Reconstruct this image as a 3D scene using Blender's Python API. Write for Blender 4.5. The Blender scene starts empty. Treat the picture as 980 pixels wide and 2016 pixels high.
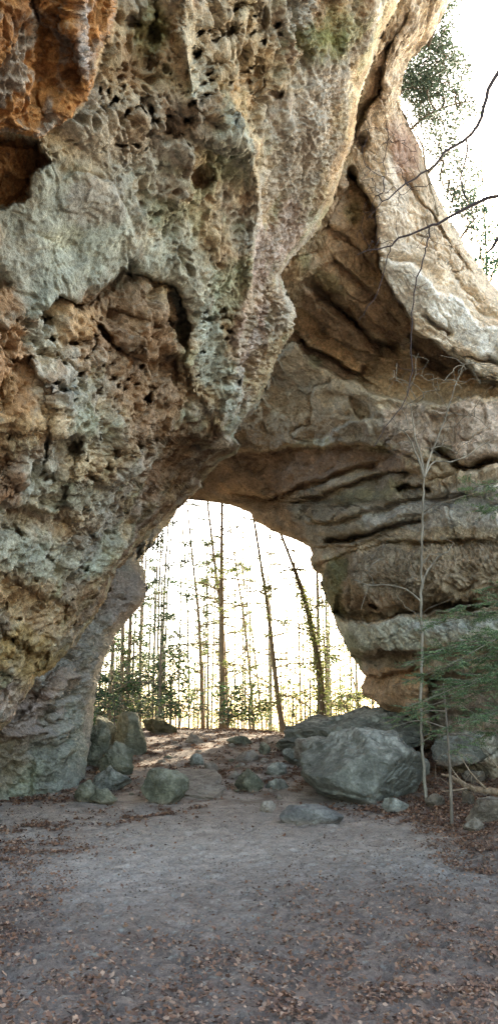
STEP, NU1, NU2, NU3 = 2.4, 480, 260, 520
SUN_EL, SUN_AZ, SUN_STR = 26.0, 25.0, 2.4
SKY_STR, SKY_DUST, SKY_OZ = 0.12, 2.2, 0.6
EXPO = 3.3
HAZE = 0.0
WB = 7300
import bpy, math, random
import numpy as np
rng = np.random.default_rng(7)
random.seed(7)
PI = math.pi
sc = bpy.context.scene
COL = sc.collection

# ------------------------------------------------------------------ camera frame
F = 1523.0
CX, CY = 490.0, 1008.0
PITCH = math.radians(15.5)
CP, SP = math.cos(PITCH), math.sin(PITCH)
CAM = np.array([0.0, 0.0, 1.6])

def P(px, py, d):
    """point seen at photo pixel (px,py) at depth d metres along the camera axis"""
    px = np.asarray(px, float); py = np.asarray(py, float); d = np.asarray(d, float)
    a = (px - CX) / F * d
    b = -(py - CY) / F * d
    return np.stack([a + 0 * b, d * CP - b * SP, d * SP + b * CP + CAM[2]], -1)

# ------------------------------------------------------------------ noise
from concurrent.futures import ThreadPoolExecutor
_pool = ThreadPoolExecutor(4)
_u = np.uint32

def _h(ix, iy, iz, seed):
    n = ix * _u(374761393) + iy * _u(668265263) + iz * _u(2147483629) + _u((seed * 974634777) & 0xFFFFFFFF)
    n = (n ^ (n >> _u(13))) * _u(1274126177)
    n = (n ^ (n >> _u(15))) * _u(2246822519)
    return n ^ (n >> _u(16))

_G = rng.normal(size=(256, 3)); _G /= np.linalg.norm(_G, axis=1)[:, None]; _G = _G.astype(np.float32)

def _chunked(fn, p, seed, nout):
    """run fn over slices of p in threads"""
    p = np.asarray(p, np.float64); sh = p.shape[:-1]; q = p.reshape(-1, 3); n = len(q)
    if n < 30000:
        r = fn(q, seed)
    else:
        parts = list(_pool.map(lambda i: fn(q[i:i + 30000], seed), range(0, n, 30000)))
        r = tuple(np.concatenate([x[k] for x in parts]) for k in range(nout)) if nout > 1 else np.concatenate(parts)
    return tuple(x.reshape(sh) for x in r) if nout > 1 else r.reshape(sh)

def _perlin(p, seed):
    i = np.floor(p); f = (p - i).astype(np.float32); i = i.astype(np.int64).astype(np.uint32)
    u = f * f * f * (f * (f * 6 - 15) + 10)
    r = np.zeros(len(p), np.float32); one = _u(1)
    for dx in (0, 1):
        wx = u[:, 0] if dx else 1 - u[:, 0]
        for dy in (0, 1):
            wxy = wx * (u[:, 1] if dy else 1 - u[:, 1])
            for dz in (0, 1):
                w = wxy * (u[:, 2] if dz else 1 - u[:, 2])
                g = _G[_h(i[:, 0] + _u(dx), i[:, 1] + _u(dy), i[:, 2] + _u(dz), seed) & _u(255)]
                r += w * (g[:, 0] * (f[:, 0] - dx) + g[:, 1] * (f[:, 1] - dy) + g[:, 2] * (f[:, 2] - dz))
    return (r * 1.5).astype(np.float64)

def perlin(p, seed=0): return _chunked(_perlin, p, seed, 1)

def fbm(p, o=4, seed=0, gain=0.5, ridged=False):
    p = np.asarray(p, float); s = 0; a = 1.0; t = 0
    for k in range(o):
        n = perlin(p * (2.03 ** k) + 17.3 * k, seed + k)
        if ridged: n = 1 - 2 * np.abs(n)
        s = s + a * n; t += a; a *= gain
    return s / t

def _worley(p, seed):
    i = np.floor(p); f = (p - i).astype(np.float32); i = i.astype(np.int64)
    f1 = np.full(len(p), 9.0, np.float32); f2 = f1.copy(); idv = np.zeros(len(p), np.float32); k = np.float32(1 / 1023.0)
    for dx in (-1, 0, 1):
        for dy in (-1, 0, 1):
            for dz in (-1, 0, 1):
                h = _h((i[:, 0] + dx).astype(np.uint32), (i[:, 1] + dy).astype(np.uint32), (i[:, 2] + dz).astype(np.uint32), seed)
                d = (dx + (h & _u(1023)) * k - f[:, 0]) ** 2 + (dy + ((h >> _u(10)) & _u(1023)) * k - f[:, 1]) ** 2 + (dz + ((h >> _u(20)) & _u(1023)) * k - f[:, 2]) ** 2
                c = d < f1
                f2 = np.where(c, f1, np.minimum(f2, d)); f1 = np.where(c, d, f1)
                idv = np.where(c, ((h >> _u(5)) & _u(255)) / np.float32(255.0), idv)
    return np.sqrt(f1).astype(np.float64), np.sqrt(f2).astype(np.float64), idv.astype(np.float64)

def worley(p, seed=0): return _chunked(_worley, p, seed, 3)

def plates(p, n, o=4, seed=0, w=0.06, gain=0.5):
    """noise cut into terraces with crisp edges, like flaking rock sheets"""
    f = fbm(p, o, seed, gain) * n; i = np.floor(f); t = f - i
    return (i + ss(0.5 - w, 0.5 + w, t)) / n

def ss(a, b, x):
    t = np.clip((x - a) / (b - a), 0, 1)
    return t * t * (3 - 2 * t)

def lin(c):
    c = np.asarray(c, float) / 255.0
    return np.where(c <= 0.04045, c / 12.92, ((c + 0.055) / 1.055) ** 2.4)

# ------------------------------------------------------------------ ground
def ground_z(x, y, fine=True):
    x = np.asarray(x, float); y = np.asarray(y, float)
    z = 1.45 * ss(15.5, 29.5, y) + 0.10 * ss(-1, -6, x) * ss(18, 28, y) - 0.32 * ss(0.2, 3.0, x) * ss(19, 29, y)
    z = z + 0.5 * ss(4.5, 9, x) * ss(10, 22, y)
    z = z - 5.5 * ss(30.5, 62, y) - 6 * ss(60, 200, y)
    z = z + 0.35 * ss(2.2, 5.0, x) * ss(3, 9, y) * (1 - ss(12, 18, y))
    q = np.stack([x, y, 0 * x], -1)
    z = z + 0.16 * fbm(q * 0.22, 3, 5)
    if fine:
        near = 1 - ss(25, 60, np.hypot(x, y))
        z = z + near * (0.035 * fbm(q * 1.6, 3, 9) + 0.022 * fbm(q * 5.5, 3, 21) * (1 - ss(12, 24, y) * 0.4))
        z = z + 0.05 * fbm(q * 1.1, 4, 31, ridged=True) * ss(16, 21, y) * near
    return z

def at_ground(px, py, dmin=3.0, dmax=60.0):
    d = np.linspace(dmin, dmax, 1200)
    q = P(px, py, d)
    below = q[:, 2] < ground_z(q[:, 0], q[:, 1], False)
    k = int(np.argmax(below)) if below.any() else len(d) - 1
    return q[k], d[k]

# ------------------------------------------------------------------ mesh building
class MB:
    def __init__(s): s.v = []; s.q = []; s.t = []; s.n = 0; s.c = []
    def add(s, v, quads=None, tris=None, col=None):
        v = np.asarray(v, float).reshape(-1, 3)
        if quads is not None and len(quads): s.q.append(np.asarray(quads, np.int64).reshape(-1, 4) + s.n)
        if tris is not None and len(tris): s.t.append(np.asarray(tris, np.int64).reshape(-1, 3) + s.n)
        if col is not None:
            col = np.asarray(col, float)
            s.c.append(np.broadcast_to(col, (len(v), 3)) if col.ndim == 1 else col)
        s.v.append(v); s.n += len(v)
    def tube(s, pts, rad, k=8, col=None, cap=True):
        pts = np.asarray(pts, float); n = len(pts); rad = np.broadcast_to(np.asarray(rad, float), (n,))
        T = np.gradient(pts, axis=0); T /= np.linalg.norm(T, axis=1)[:, None] + 1e-9
        ref = np.array([0, 0, 1.0]) if abs(T[:, 2]).mean() < 0.8 else np.array([1.0, 0, 0])
        A = np.cross(T, ref); A /= np.linalg.norm(A, axis=1)[:, None] + 1e-9
        B = np.cross(T, A)
        a = np.arange(k) * 2 * PI / k
        ring = pts[:, None] + rad[:, None, None] * (A[:, None] * np.cos(a)[None, :, None] + B[:, None] * np.sin(a)[None, :, None])
        i = np.arange(n - 1)[:, None] * k; j = np.arange(k)[None]; j2 = (j + 1) % k
        q = np.stack([i + j, i + j2, i + k + j2, i + k + j], -1).reshape(-1, 4)
        s.add(ring.reshape(-1, 3), q, col=col)
        if cap and k > 3:
            s.t.append(np.array([[0, m + 1, m] for m in range(1, k - 1)]) + s.n - n * k)
            s.t.append(np.array([[0, m, m + 1] for m in range(1, k - 1)]) + s.n - k)
    def build(s, name, mat, parent=None, smooth=True, kind=None):
        v = np.concatenate(s.v) if s.v else np.zeros((0, 3))
        if parent is not None: v = v - np.array(parent.location)
        me = bpy.data.meshes.new(name)
        q = np.concatenate(s.q) if s.q else np.zeros((0, 4), np.int64)
        t = np.concatenate(s.t) if s.t else np.zeros((0, 3), np.int64)
        me.vertices.add(len(v)); me.vertices.foreach_set('co', v.astype(np.float32).ravel())
        nl = q.size + t.size
        me.loops.add(nl); me.loops.foreach_set('vertex_index', np.concatenate([q.ravel(), t.ravel()]).astype(np.int32))
        me.polygons.add(len(q) + len(t))
        ls = np.concatenate([np.arange(len(q)) * 4, len(q) * 4 + np.arange(len(t)) * 3])
        me.polygons.foreach_set('loop_start', ls.astype(np.int32))
        me.polygons.foreach_set('use_smooth', np.full(len(q) + len(t), smooth))
        me.update(calc_edges=True)
        if s.c:
            c = np.concatenate(s.c)
            at = me.color_attributes.new('tint', 'FLOAT_COLOR', 'POINT')
            at.data.foreach_set('color', np.concatenate([c, np.ones((len(c), 1))], 1).astype(np.float32).ravel())
        me.materials.append(mat)
        o = bpy.data.objects.new(name, me); COL.objects.link(o)
        if parent is not None: o.parent = parent
        if kind: o['kind'] = kind
        return o

def empty(name, loc):
    o = bpy.data.objects.new(name, None); COL.objects.link(o)
    o.location = [float(c) for c in loc]; o.empty_display_size = 0.3
    return o

def tag(o, label, cat, group=None, kind=None):
    o['label'] = label
    if cat: o['category'] = cat
    if group: o['group'] = group
    if kind: o['kind'] = kind
    return o

def local_build(mb, name, mat, loc, **k):
    """one-mesh thing with its origin at loc"""
    mb.v = [a - np.asarray(loc, float) for a in mb.v]
    o = mb.build(name, mat, **k); o.location = [float(c) for c in loc]
    return o

# ------------------------------------------------------------------ materials
def new_mat(name):
    m = bpy.data.materials.new(name); m.use_nodes = True
    nt = m.node_tree; nt.nodes.clear()
    out = nt.nodes.new('ShaderNodeOutputMaterial'); b = nt.nodes.new('ShaderNodeBsdfPrincipled')
    nt.links.new(b.outputs[0], out.inputs[0])
    return m, nt, b, out

def N(nt, t, **kw):
    n = nt.nodes.new(t)
    for k, v in kw.items():
        if k in n.inputs.keys(): n.inputs[k].default_value = v
        else: setattr(n, k, v)
    return n

def rock_mat(name, fine=1.0, bump=0.5, rough=0.95, speck=0.46, sc_=1.0):
    m, nt, b, out = new_mat(name)
    L = nt.links.new
    att = N(nt, 'ShaderNodeAttribute', attribute_name='tint')
    geo = N(nt, 'ShaderNodeNewGeometry')
    n1 = N(nt, 'ShaderNodeTexNoise', Scale=2.2 * sc_, Detail=8.0, Roughness=0.65)
    n2 = N(nt, 'ShaderNodeTexNoise', Scale=16.0 * sc_, Detail=6.0, Roughness=0.7)
    n3 = N(nt, 'ShaderNodeTexNoise', Scale=70.0 * sc_, Detail=3.0, Roughness=0.7)
    vo = N(nt, 'ShaderNodeTexVoronoi', Scale=11.0 * sc_)
    for n in (n1, n2, n3, vo): L(geo.outputs['Position'], n.inputs['Vector'])
    # value variation
    r1 = N(nt, 'ShaderNodeMapRange'); r1.inputs[1].default_value = 0.3; r1.inputs[2].default_value = 0.7
    r1.inputs[3].default_value = 1 - speck; r1.inputs[4].default_value = 1 + speck
    L(n2.outputs[0], r1.inputs[0])
    r2 = N(nt, 'ShaderNodeMapRange'); r2.inputs[1].default_value = 0.3; r2.inputs[2].default_value = 0.7
    r2.inputs[3].default_value = 1 - speck * .8; r2.inputs[4].default_value = 1 + speck * .8
    L(n1.outputs[0], r2.inputs[0])
    r3 = N(nt, 'ShaderNodeMapRange'); r3.inputs[1].default_value = 0.3; r3.inputs[2].default_value = 0.7
    r3.inputs[3].default_value = 1 - speck * .6; r3.inputs[4].default_value = 1 + speck * .6
    L(n3.outputs[0], r3.inputs[0])
    m1 = N(nt, 'ShaderNodeMath', operation='MULTIPLY'); L(r1.outputs[0], m1.inputs[0]); L(r2.outputs[0], m1.inputs[1])
    m2 = N(nt, 'ShaderNodeMath', operation='MULTIPLY'); L(m1.outputs[0], m2.inputs[0]); L(r3.outputs[0], m2.inputs[1])
    vm = N(nt, 'ShaderNodeVectorMath', operation='SCALE'); L(att.outputs['Color'], vm.inputs[0]); L(m2.outputs[0], vm.inputs['Scale'])
    # hue drift: lichen specks
    n4 = N(nt, 'ShaderNodeTexNoise', Scale=5.0 * sc_, Detail=9.0, Roughness=0.75)
    L(geo.outputs['Position'], n4.inputs['Vector'])
    r4 = N(nt, 'ShaderNodeMapRange'); r4.inputs[1].default_value = 0.56; r4.inputs[2].default_value = 0.66
    r4.inputs[3].default_value = 0; r4.inputs[4].default_value = 0.45
    L(n4.outputs[0], r4.inputs[0])
    mx = N(nt, 'ShaderNodeMix', data_type='RGBA'); L(r4.outputs[0], mx.inputs[0]); L(vm.outputs[0], mx.inputs[6])
    mx.inputs[7].default_value = (0.33, 0.34, 0.29, 1)
    L(mx.outputs[2], b.inputs['Base Color'])
    b.inputs['Roughness'].default_value = rough
    b.inputs['Specular IOR Level'].default_value = 0.12
    # bump
    a1 = N(nt, 'ShaderNodeMath', operation='MULTIPLY'); a1.inputs[1].default_value = 0.6; L(n2.outputs[0], a1.inputs[0])
    a2 = N(nt, 'ShaderNodeMath', operation='MULTIPLY_ADD'); a2.inputs[1].default_value = 0.22 * fine; L(n3.outputs[0], a2.inputs[0]); L(a1.outputs[0], a2.inputs[2])
    vr = N(nt, 'ShaderNodeMapRange'); vr.inputs[1].default_value = 0.05; vr.inputs[2].default_value = 0.45; L(vo.outputs[0], vr.inputs[0])
    a3 = N(nt, 'ShaderNodeMath', operation='MULTIPLY_ADD'); a3.inputs[1].default_value = 0.35; L(vr.outputs[0], a3.inputs[0]); L(a2.outputs[0], a3.inputs[2])
    bp = N(nt, 'ShaderNodeBump', Strength=bump, Distance=0.06 / sc_); L(a3.outputs[0], bp.inputs['Height'])
    L(bp.outputs[0], b.inputs['Normal'])
    return m

def bark_mat(name, c, c2, scale=6.0):
    m, nt, b, out = new_mat(name); L = nt.links.new
    geo = N(nt, 'ShaderNodeNewGeometry')
    mp = N(nt, 'ShaderNodeVectorMath', operation='MULTIPLY'); mp.inputs[1].default_value = (1, 1, 0.22); L(geo.outputs['Position'], mp.inputs[0])
    n = N(nt, 'ShaderNodeTexNoise', Scale=scale * 3, Detail=6.0, Roughness=0.7); L(mp.outputs[0], n.inputs['Vector'])
    r = N(nt, 'ShaderNodeValToRGB'); L(n.outputs[0], r.inputs[0])
    r.color_ramp.elements[0].position = 0.35; r.color_ramp.elements[0].color = (*lin(c), 1)
    r.color_ramp.elements[1].position = 0.65; r.color_ramp.elements[1].color = (*lin(c2), 1)
    L(r.outputs[0], b.inputs['Base Color']); b.inputs['Roughness'].default_value = 0.9
    b.inputs['Specular IOR Level'].default_value = 0.2
    bp = N(nt, 'ShaderNodeBump', Strength=0.7, Distance=0.03); L(n.outputs[0], bp.inputs['Height']); L(bp.outputs[0], b.inputs['Normal'])
    return m

def leaf_mat(name, trans=0.45, rough=0.6):
    m, nt, b, out = new_mat(name); L = nt.links.new
    att = N(nt, 'ShaderNodeAttribute', attribute_name='tint')
    L(att.outputs['Color'], b.inputs['Base Color']); b.inputs['Roughness'].default_value = rough
    b.inputs['Specular IOR Level'].default_value = 0.3
    tr = N(nt, 'ShaderNodeBsdfTranslucent'); L(att.outputs['Color'], tr.inputs[0])
    mx = N(nt, 'ShaderNodeMixShader'); mx.inputs[0].default_value = trans
    L(b.outputs[0], mx.inputs[1]); L(tr.outputs[0], mx.inputs[2]); L(mx.outputs[0], out.inputs[0])
    return m

M_ROCK = rock_mat('sandstone', bump=1.0)
M_ROCK2 = rock_mat('sandstone_far', bump=0.9, sc_=0.7)
M_BOULDER = rock_mat('boulder_stone', bump=0.8, speck=0.3, sc_=1.2)
M_BARK_D = bark_mat('dark_bark', (84, 76, 68), (136, 124, 110))
M_BOUGH = bark_mat('bough_bark', (46, 38, 38), (78, 68, 66))
M_BARK_P = bark_mat('pale_bark', (120, 112, 98), (165, 158, 142), 3.0)
M_BARK_B = bark_mat('brown_bark', (112, 96, 80), (168, 148, 126))
M_BARK_G = bark_mat('grey_bark', (84, 76, 64), (164, 156, 140), 1.6)
M_TWIG = bark_mat('twig_bark', (70, 60, 54), (105, 92, 84))
M_NEEDLE = leaf_mat('needles', 0.4)
M_LEAF = leaf_mat('broad_leaf', 0.4, 0.4)
M_LITTER = leaf_mat('dead_leaf', 0.15, 0.7)
# ------------------------------------------------------------------ the sandstone arch
def tps(ctrl):
    c = np.array(ctrl, float); X = c[:, :2] / 500.0; y = c[:, 2]
    def phi(r): return np.where(r > 1e-9, r * r * np.log(r + 1e-12), 0)
    n = len(X); K = phi(np.linalg.norm(X[:, None] - X[None], axis=2)) + np.eye(n) * 0.01
    Pm = np.concatenate([np.ones((n, 1)), X], 1)
    A = np.block([[K, Pm], [Pm.T, np.zeros((3, 3))]])
    w = np.linalg.solve(A, np.concatenate([y, np.zeros(3)]))
    def f(px, py):
        x = px / 500.0; yy = py / 500.0
        r = w[n] + w[n + 1] * x + w[n + 2] * yy
        for k in range(n):
            r = r + w[k] * phi(np.sqrt((x - X[k, 0]) ** 2 + (yy - X[k, 1]) ** 2))
        return r
    return f

def seg_dist(px, py, line):
    """distance to polyline and the signed side (+ = right of travel / below when drawn left to right)"""
    best = np.full(px.shape, 1e9); side = np.zeros(px.shape); tt = np.zeros(px.shape)
    nseg = len(line) - 1
    for i in range(nseg):
        ax, ay = line[i]; bx, by = line[i + 1]
        dx, dy = bx - ax, by - ay; L2 = dx * dx + dy * dy + 1e-9
        t = np.clip(((px - ax) * dx + (py - ay) * dy) / L2, 0, 1)
        ex = px - ax - t * dx; ey = py - ay - t * dy
        d = np.hypot(ex, ey); c = d < best
        s = np.sign(dx * ey - dy * ex)
        best = np.where(c, d, best); side = np.where(c, s, side); tt = np.where(c, (i + t) / nseg, tt)
    return best, side, tt

def poly_mask(px, py, poly, soft=10.0):
    ins = np.zeros(px.shape, bool); n = len(poly)
    for i in range(n):
        x1, y1 = poly[i]; x2, y2 = poly[(i + 1) % n]
        c = ((y1 > py) != (y2 > py)) & (px < (x2 - x1) * (py - y1) / (y2 - y1 + 1e-9) + x1)
        ins ^= c
    d, _, _ = seg_dist(px, py, list(poly) + [poly[0]])
    return ss(-soft, soft, np.where(ins, d, -d))

def ell(px, py, cx, cy, rx, ry, ang=0):
    a = math.radians(ang); x = px - cx; y = py - cy
    u = (x * math.cos(a) + y * math.sin(a)) / rx; v = (-x * math.sin(a) + y * math.cos(a)) / ry
    return np.sqrt(u * u + v * v)

def loft(name, left, right, y0, y1, step, nu, depth, thick, sculpt, disp, colour, mat, parent,
         tone=0.85, pale=0.05, rag=1.0, rf=2.6, wob=1.0, jag=9.0, rim=.5, round_w=26.0, round_d=1.2, edges=None, backn=12):
    ly = np.array(left, float); ry_ = np.array(right, float)
    v = np.arange(y0, y1 + step, step)
    nv = len(v)
    XL = np.interp(v, ly[:, 1], ly[:, 0]); XR = np.interp(v, ry_[:, 1], ry_[:, 0])
    jn = lambda s: fbm(np.stack([v * .035, 0 * v, 0 * v + s], -1), 5, 60, gain=.7) * jag
    XR = XR + jn(1.3) * (XR < 1000); XL = XL + jn(7.7) * (XL > 300)
    u = np.linspace(0, 1, nu)
    px = XL[:, None] + (XR - XL)[:, None] * u[None]
    py = np.repeat(v[:, None], nu, 1)
    d = depth(px, py)
    for e in (edges or []):
        t, _, _ = seg_dist(px, py, e['line'])
        w = e.get('w', round_w); k = np.clip(1 - t / w, 0, 1)
        d = d + e.get('d', round_d) * (1 - np.sqrt(np.clip(1 - k * k, 0, 1)))
    # wobble the pixels that the sculpted strokes are read at, so that no edge runs straight
    q0 = P(px, py, d)
    wx = 26 * fbm(q0 * 0.9, 4, 3) ; wy = 22 * fbm(q0 * 0.9 + 40, 4, 4)
    wx = wx * wob + 9 * rag * fbm(q0 * rf, 4, 5, gain=.65, ridged=True); wy = wy * wob + 9 * rag * fbm(q0 * rf + 60, 4, 6, gain=.65, ridged=True); sx, sy = px + wx, py + wy
    d = d + sculpt(sx, sy, q0)
    p = P(px, py, d)
    def normals(p):
        du = np.gradient(p, axis=1); dv = np.gradient(p, axis=0)
        n = np.cross(dv, du); n /= np.linalg.norm(n, axis=2)[..., None] + 1e-9
        return n
    n = normals(p)
    # soften the normals before pushing along them
    for _ in range(2):
        n = (n + np.roll(n, 3, 0) + np.roll(n, -3, 0) + np.roll(n, 3, 1) + np.roll(n, -3, 1)); n /= np.linalg.norm(n, axis=2)[..., None] + 1e-9
    view = CAM - p; view /= np.linalg.norm(view, axis=2)[..., None]
    flip = np.sign((n * view).sum(2)); flip[flip == 0] = 1
    n = n * flip[..., None]
    n = n + 0.6 * view; n /= np.linalg.norm(n, axis=2)[..., None]
    # a jump in depth leaves few vertices: keep the fine relief off it
    st = np.linalg.norm(np.gradient(p, axis=1), axis=2) + np.linalg.norm(np.gradient(p, axis=0), axis=2)
    stn = st / (d / F * step * 2.0)
    stn = np.maximum.reduce([stn, np.roll(stn, 1, 0), np.roll(stn, -1, 0), np.roll(stn, 1, 1), np.roll(stn, -1, 1)])
    calm = 1 / (1 + (stn / 5.0) ** 2)
    for _ in range(2): calm = (calm + np.roll(calm, 1, 0) + np.roll(calm, -1, 0) + np.roll(calm, 1, 1) + np.roll(calm, -1, 1)) / 5
    h = disp(p, sx, sy)
    ed = np.full(px.shape, 1e9)
    for e in (edges or []): ed = np.minimum(ed, seg_dist(px, py, e['line'])[0])
    h = h * (0.15 + 0.85 * calm) * (rim + (1 - rim) * ss(0, 50, ed))
    p = p + n * h[..., None]
    c = colour(p, sx, sy, h)
    lum = c @ np.array([.3, .55, .15]); orange = np.clip((c[..., 0] - c[..., 2]) / (c[..., 0] + 1e-6) - .55, 0, 1) * 2
    c = lum[..., None] + (c - lum[..., None]) * (0.88 + 0.12 * np.clip(orange, 0, 1))[..., None]
    c = c * tone
    if pale: c = c * (1 - pale) + pale * (c @ np.array([.3, .59, .11]))[..., None] * np.array([1.10, 1.04, .94])
    # back of the rock
    m = backn; ub = np.linspace(1, 0, m + 2)[1:-1]
    dl = d[:, 0][:, None]; dr = d[:, -1][:, None]
    pb = XL[:, None] + (XR - XL)[:, None] * ub[None]
    db = dl + (dr - dl) * ub[None]
    dmx = np.maximum(db, np.interp(ub, u, np.arange(nu)).astype(int)[None] * 0 + d[:, np.clip((ub * (nu - 1)).astype(int), 0, nu - 1)])
    db = dmx + thick * np.sin(PI * ub[None]) ** 0.4
    bk = P(pb, np.repeat(v[:, None], m, 1), db)
    bk = bk + 0.5 * np.stack([fbm(bk * 0.4, 3, 70 + i) for i in range(3)], -1)
    allv = np.concatenate([p, bk], 1); K = nu + m
    i = np.arange(nv - 1)[:, None] * K; j = np.arange(K)[None]; j2 = (j + 1) % K
    quads = np.stack([i + j, i + K + j, i + K + j2, i + j2], -1).reshape(-1, 4)
    cb = np.broadcast_to(c.reshape(-1, 3).mean(0), (nv, m, 3))
    ca = np.concatenate([c, cb], 1)
    mb = MB(); mb.add(allv.reshape(-1, 3), quads, col=ca.reshape(-1, 3))
    # close both ends with fans
    for row, sgn in ((0, 1), (nv - 1, -1)):
        cen = allv[row].mean(0); base = mb.n
        ring = np.arange(K) + row * K; r2 = np.roll(ring, -1)
        mb.add(cen[None], col=c.reshape(-1, 3).mean(0))
        tr = np.stack([np.full(K, base), ring, r2] if sgn > 0 else [np.full(K, base), r2, ring], -1)
        mb.t.append(tr)
    print(name, len(allv.reshape(-1, 3)))
    return mb.build(name, mat, parent)

def ledge(px, py, line, amt, w, side=1, edge=5.0, fade=0.12):
    """recess of amt metres on one side of the line, dying out over w pixels"""
    d, s, t = seg_dist(px, py, line)
    sd = d * s * side
    end = ss(0, fade, t) * ss(0, fade, 1 - t)
    return amt * end * ss(-edge, edge, sd) * np.exp(-np.clip(sd, 0, None) / w)

def groove(px, py, line, amt, w, fade=0.1):
    d, s, t = seg_dist(px, py, line)
    return amt * ss(0, fade, t) * ss(0, fade, 1 - t) * np.exp(-(d / w) ** 2)

def pit(px, py, cx, cy, rx, ry, amt, ang=0, nz=(0, .45)):
    e = ell(px, py, cx, cy, rx, ry, ang) + nz[0]
    return amt * (1 - ss(nz[1], 1.05, e))

TAN = lin((180, 158, 120)); BROWN = lin((140, 108, 76)); ORANGE = lin((166, 116, 64)); TEAL = lin((160, 166, 150))
GREY = lin((166, 162, 148)); PALE = lin((212, 198, 176)); MOSS = lin((112, 116, 62)); PINK = lin((172, 148, 138))
BLUEG = lin((168, 178, 180)); RUST = lin((136, 94, 58)); DARKB = lin((96, 74, 56)); GREEN = lin((136, 146, 112)); WARM = lin((198, 160, 112))

def mixc(c, m, col, k=1.0):
    m = np.clip(m * k, 0, 1)[..., None]
    return c * (1 - m) + np.asarray(col) * m

def stamps(c, sx, sy, p, lst, seed=50):
    nz = fbm(p * 1.1, 5, seed, gain=0.6); nz2 = fbm(p * 3.5, 4, seed + 9, gain=0.65)
    for (cx, cy, rx, ry, ang, col, k) in lst:
        e = ell(sx, sy, cx, cy, rx, ry, ang) + 0.9 * nz + 0.35 * nz2
        c = mixc(c, 1 - ss(0.55, 1.15, e), col, k)
    return c

# ---- near wall on the left ------------------------------------------------
L1_R = [(1120, -520), (960, -260), (868, -120), (786, 0), (750, 75), (728, 140), (706, 200), (696, 280), (681, 315), (671, 350), (655, 396), (615, 465),
        (574, 508), (553, 542), (563, 572), (578, 600), (583, 622), (580, 650), (562, 680), (545, 706), (530, 745), (516, 775), (500, 806), (470, 838), (455, 856),
        (474, 874), (462, 893), (436, 905), (412, 930), (396, 945), (402, 962), (378, 975), (356, 995), (300, 1040), (262, 1085), (232, 1120), (205, 1180), (180, 1225),
        (140, 1275), (96, 1320), (48, 1368), (8, 1425), (-60, 1480), (-160, 1520)]
L1_D = [(-350, -500, 7.5), (200, -500, 7.5), (700, -450, 9.5), (1050, -450, 12), (-350, 0, 6.8), (-350, 600, 7.5), (-350, 1100, 8.2), (-350, 1500, 9.5), (0, 0, 7.5), (0, 300, 8.0), (0, 600, 8.6),
        (0, 800, 8.9), (0, 1000, 10), (0, 1200, 11.6), (0, 1400, 14), (-100, 1500, 13.5), (200, 100, 8.4), (200, 400, 9.2), (150, 700, 10.2), (250, 700, 11.2), (180, 950, 11.5),
        (120, 1150, 13.0), (200, 1160, 15.5), (260, 1060, 17), (300, 950, 14.5), (360, 970, 19.5), (450, 870, 17.0), (400, 700, 13.2), (330, 560, 11.6), (400, 350, 10.8),
        (380, 100, 9.6), (500, 0, 10.2), (520, 350, 12.0), (510, 560, 13.8), (450, 850, 15.8), (640, 0, 11.6), (620, 200, 12.6), (780, 0, 13.6), (700, 200, 14.2), (560, 450, 14.0), (640, 410, 15.2),
        (565, 630, 15.6), (520, 740, 16.4), (300, 300, 9.6), (430, 480, 12.0), (300, 820, 12.8), (480, 700, 15.0)]

SLAB_EDGE = [(62, 640), (88, 604), (120, 586), (160, 604), (196, 590), (222, 566), (252, 534), (300, 548), (352, 566), (372, 604), (374, 660), (366, 700)]
CREST = [(372, 560), (376, 660), (366, 720), (392, 780), (420, 830), (446, 862)]
RIDGE = [(372, -60), (366, 60), (378, 190), (402, 232), (462, 262), (500, 300), (520, 360), (516, 460), (500, 560), (484, 640), (470, 720), (456, 800), (450, 868)]

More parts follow.
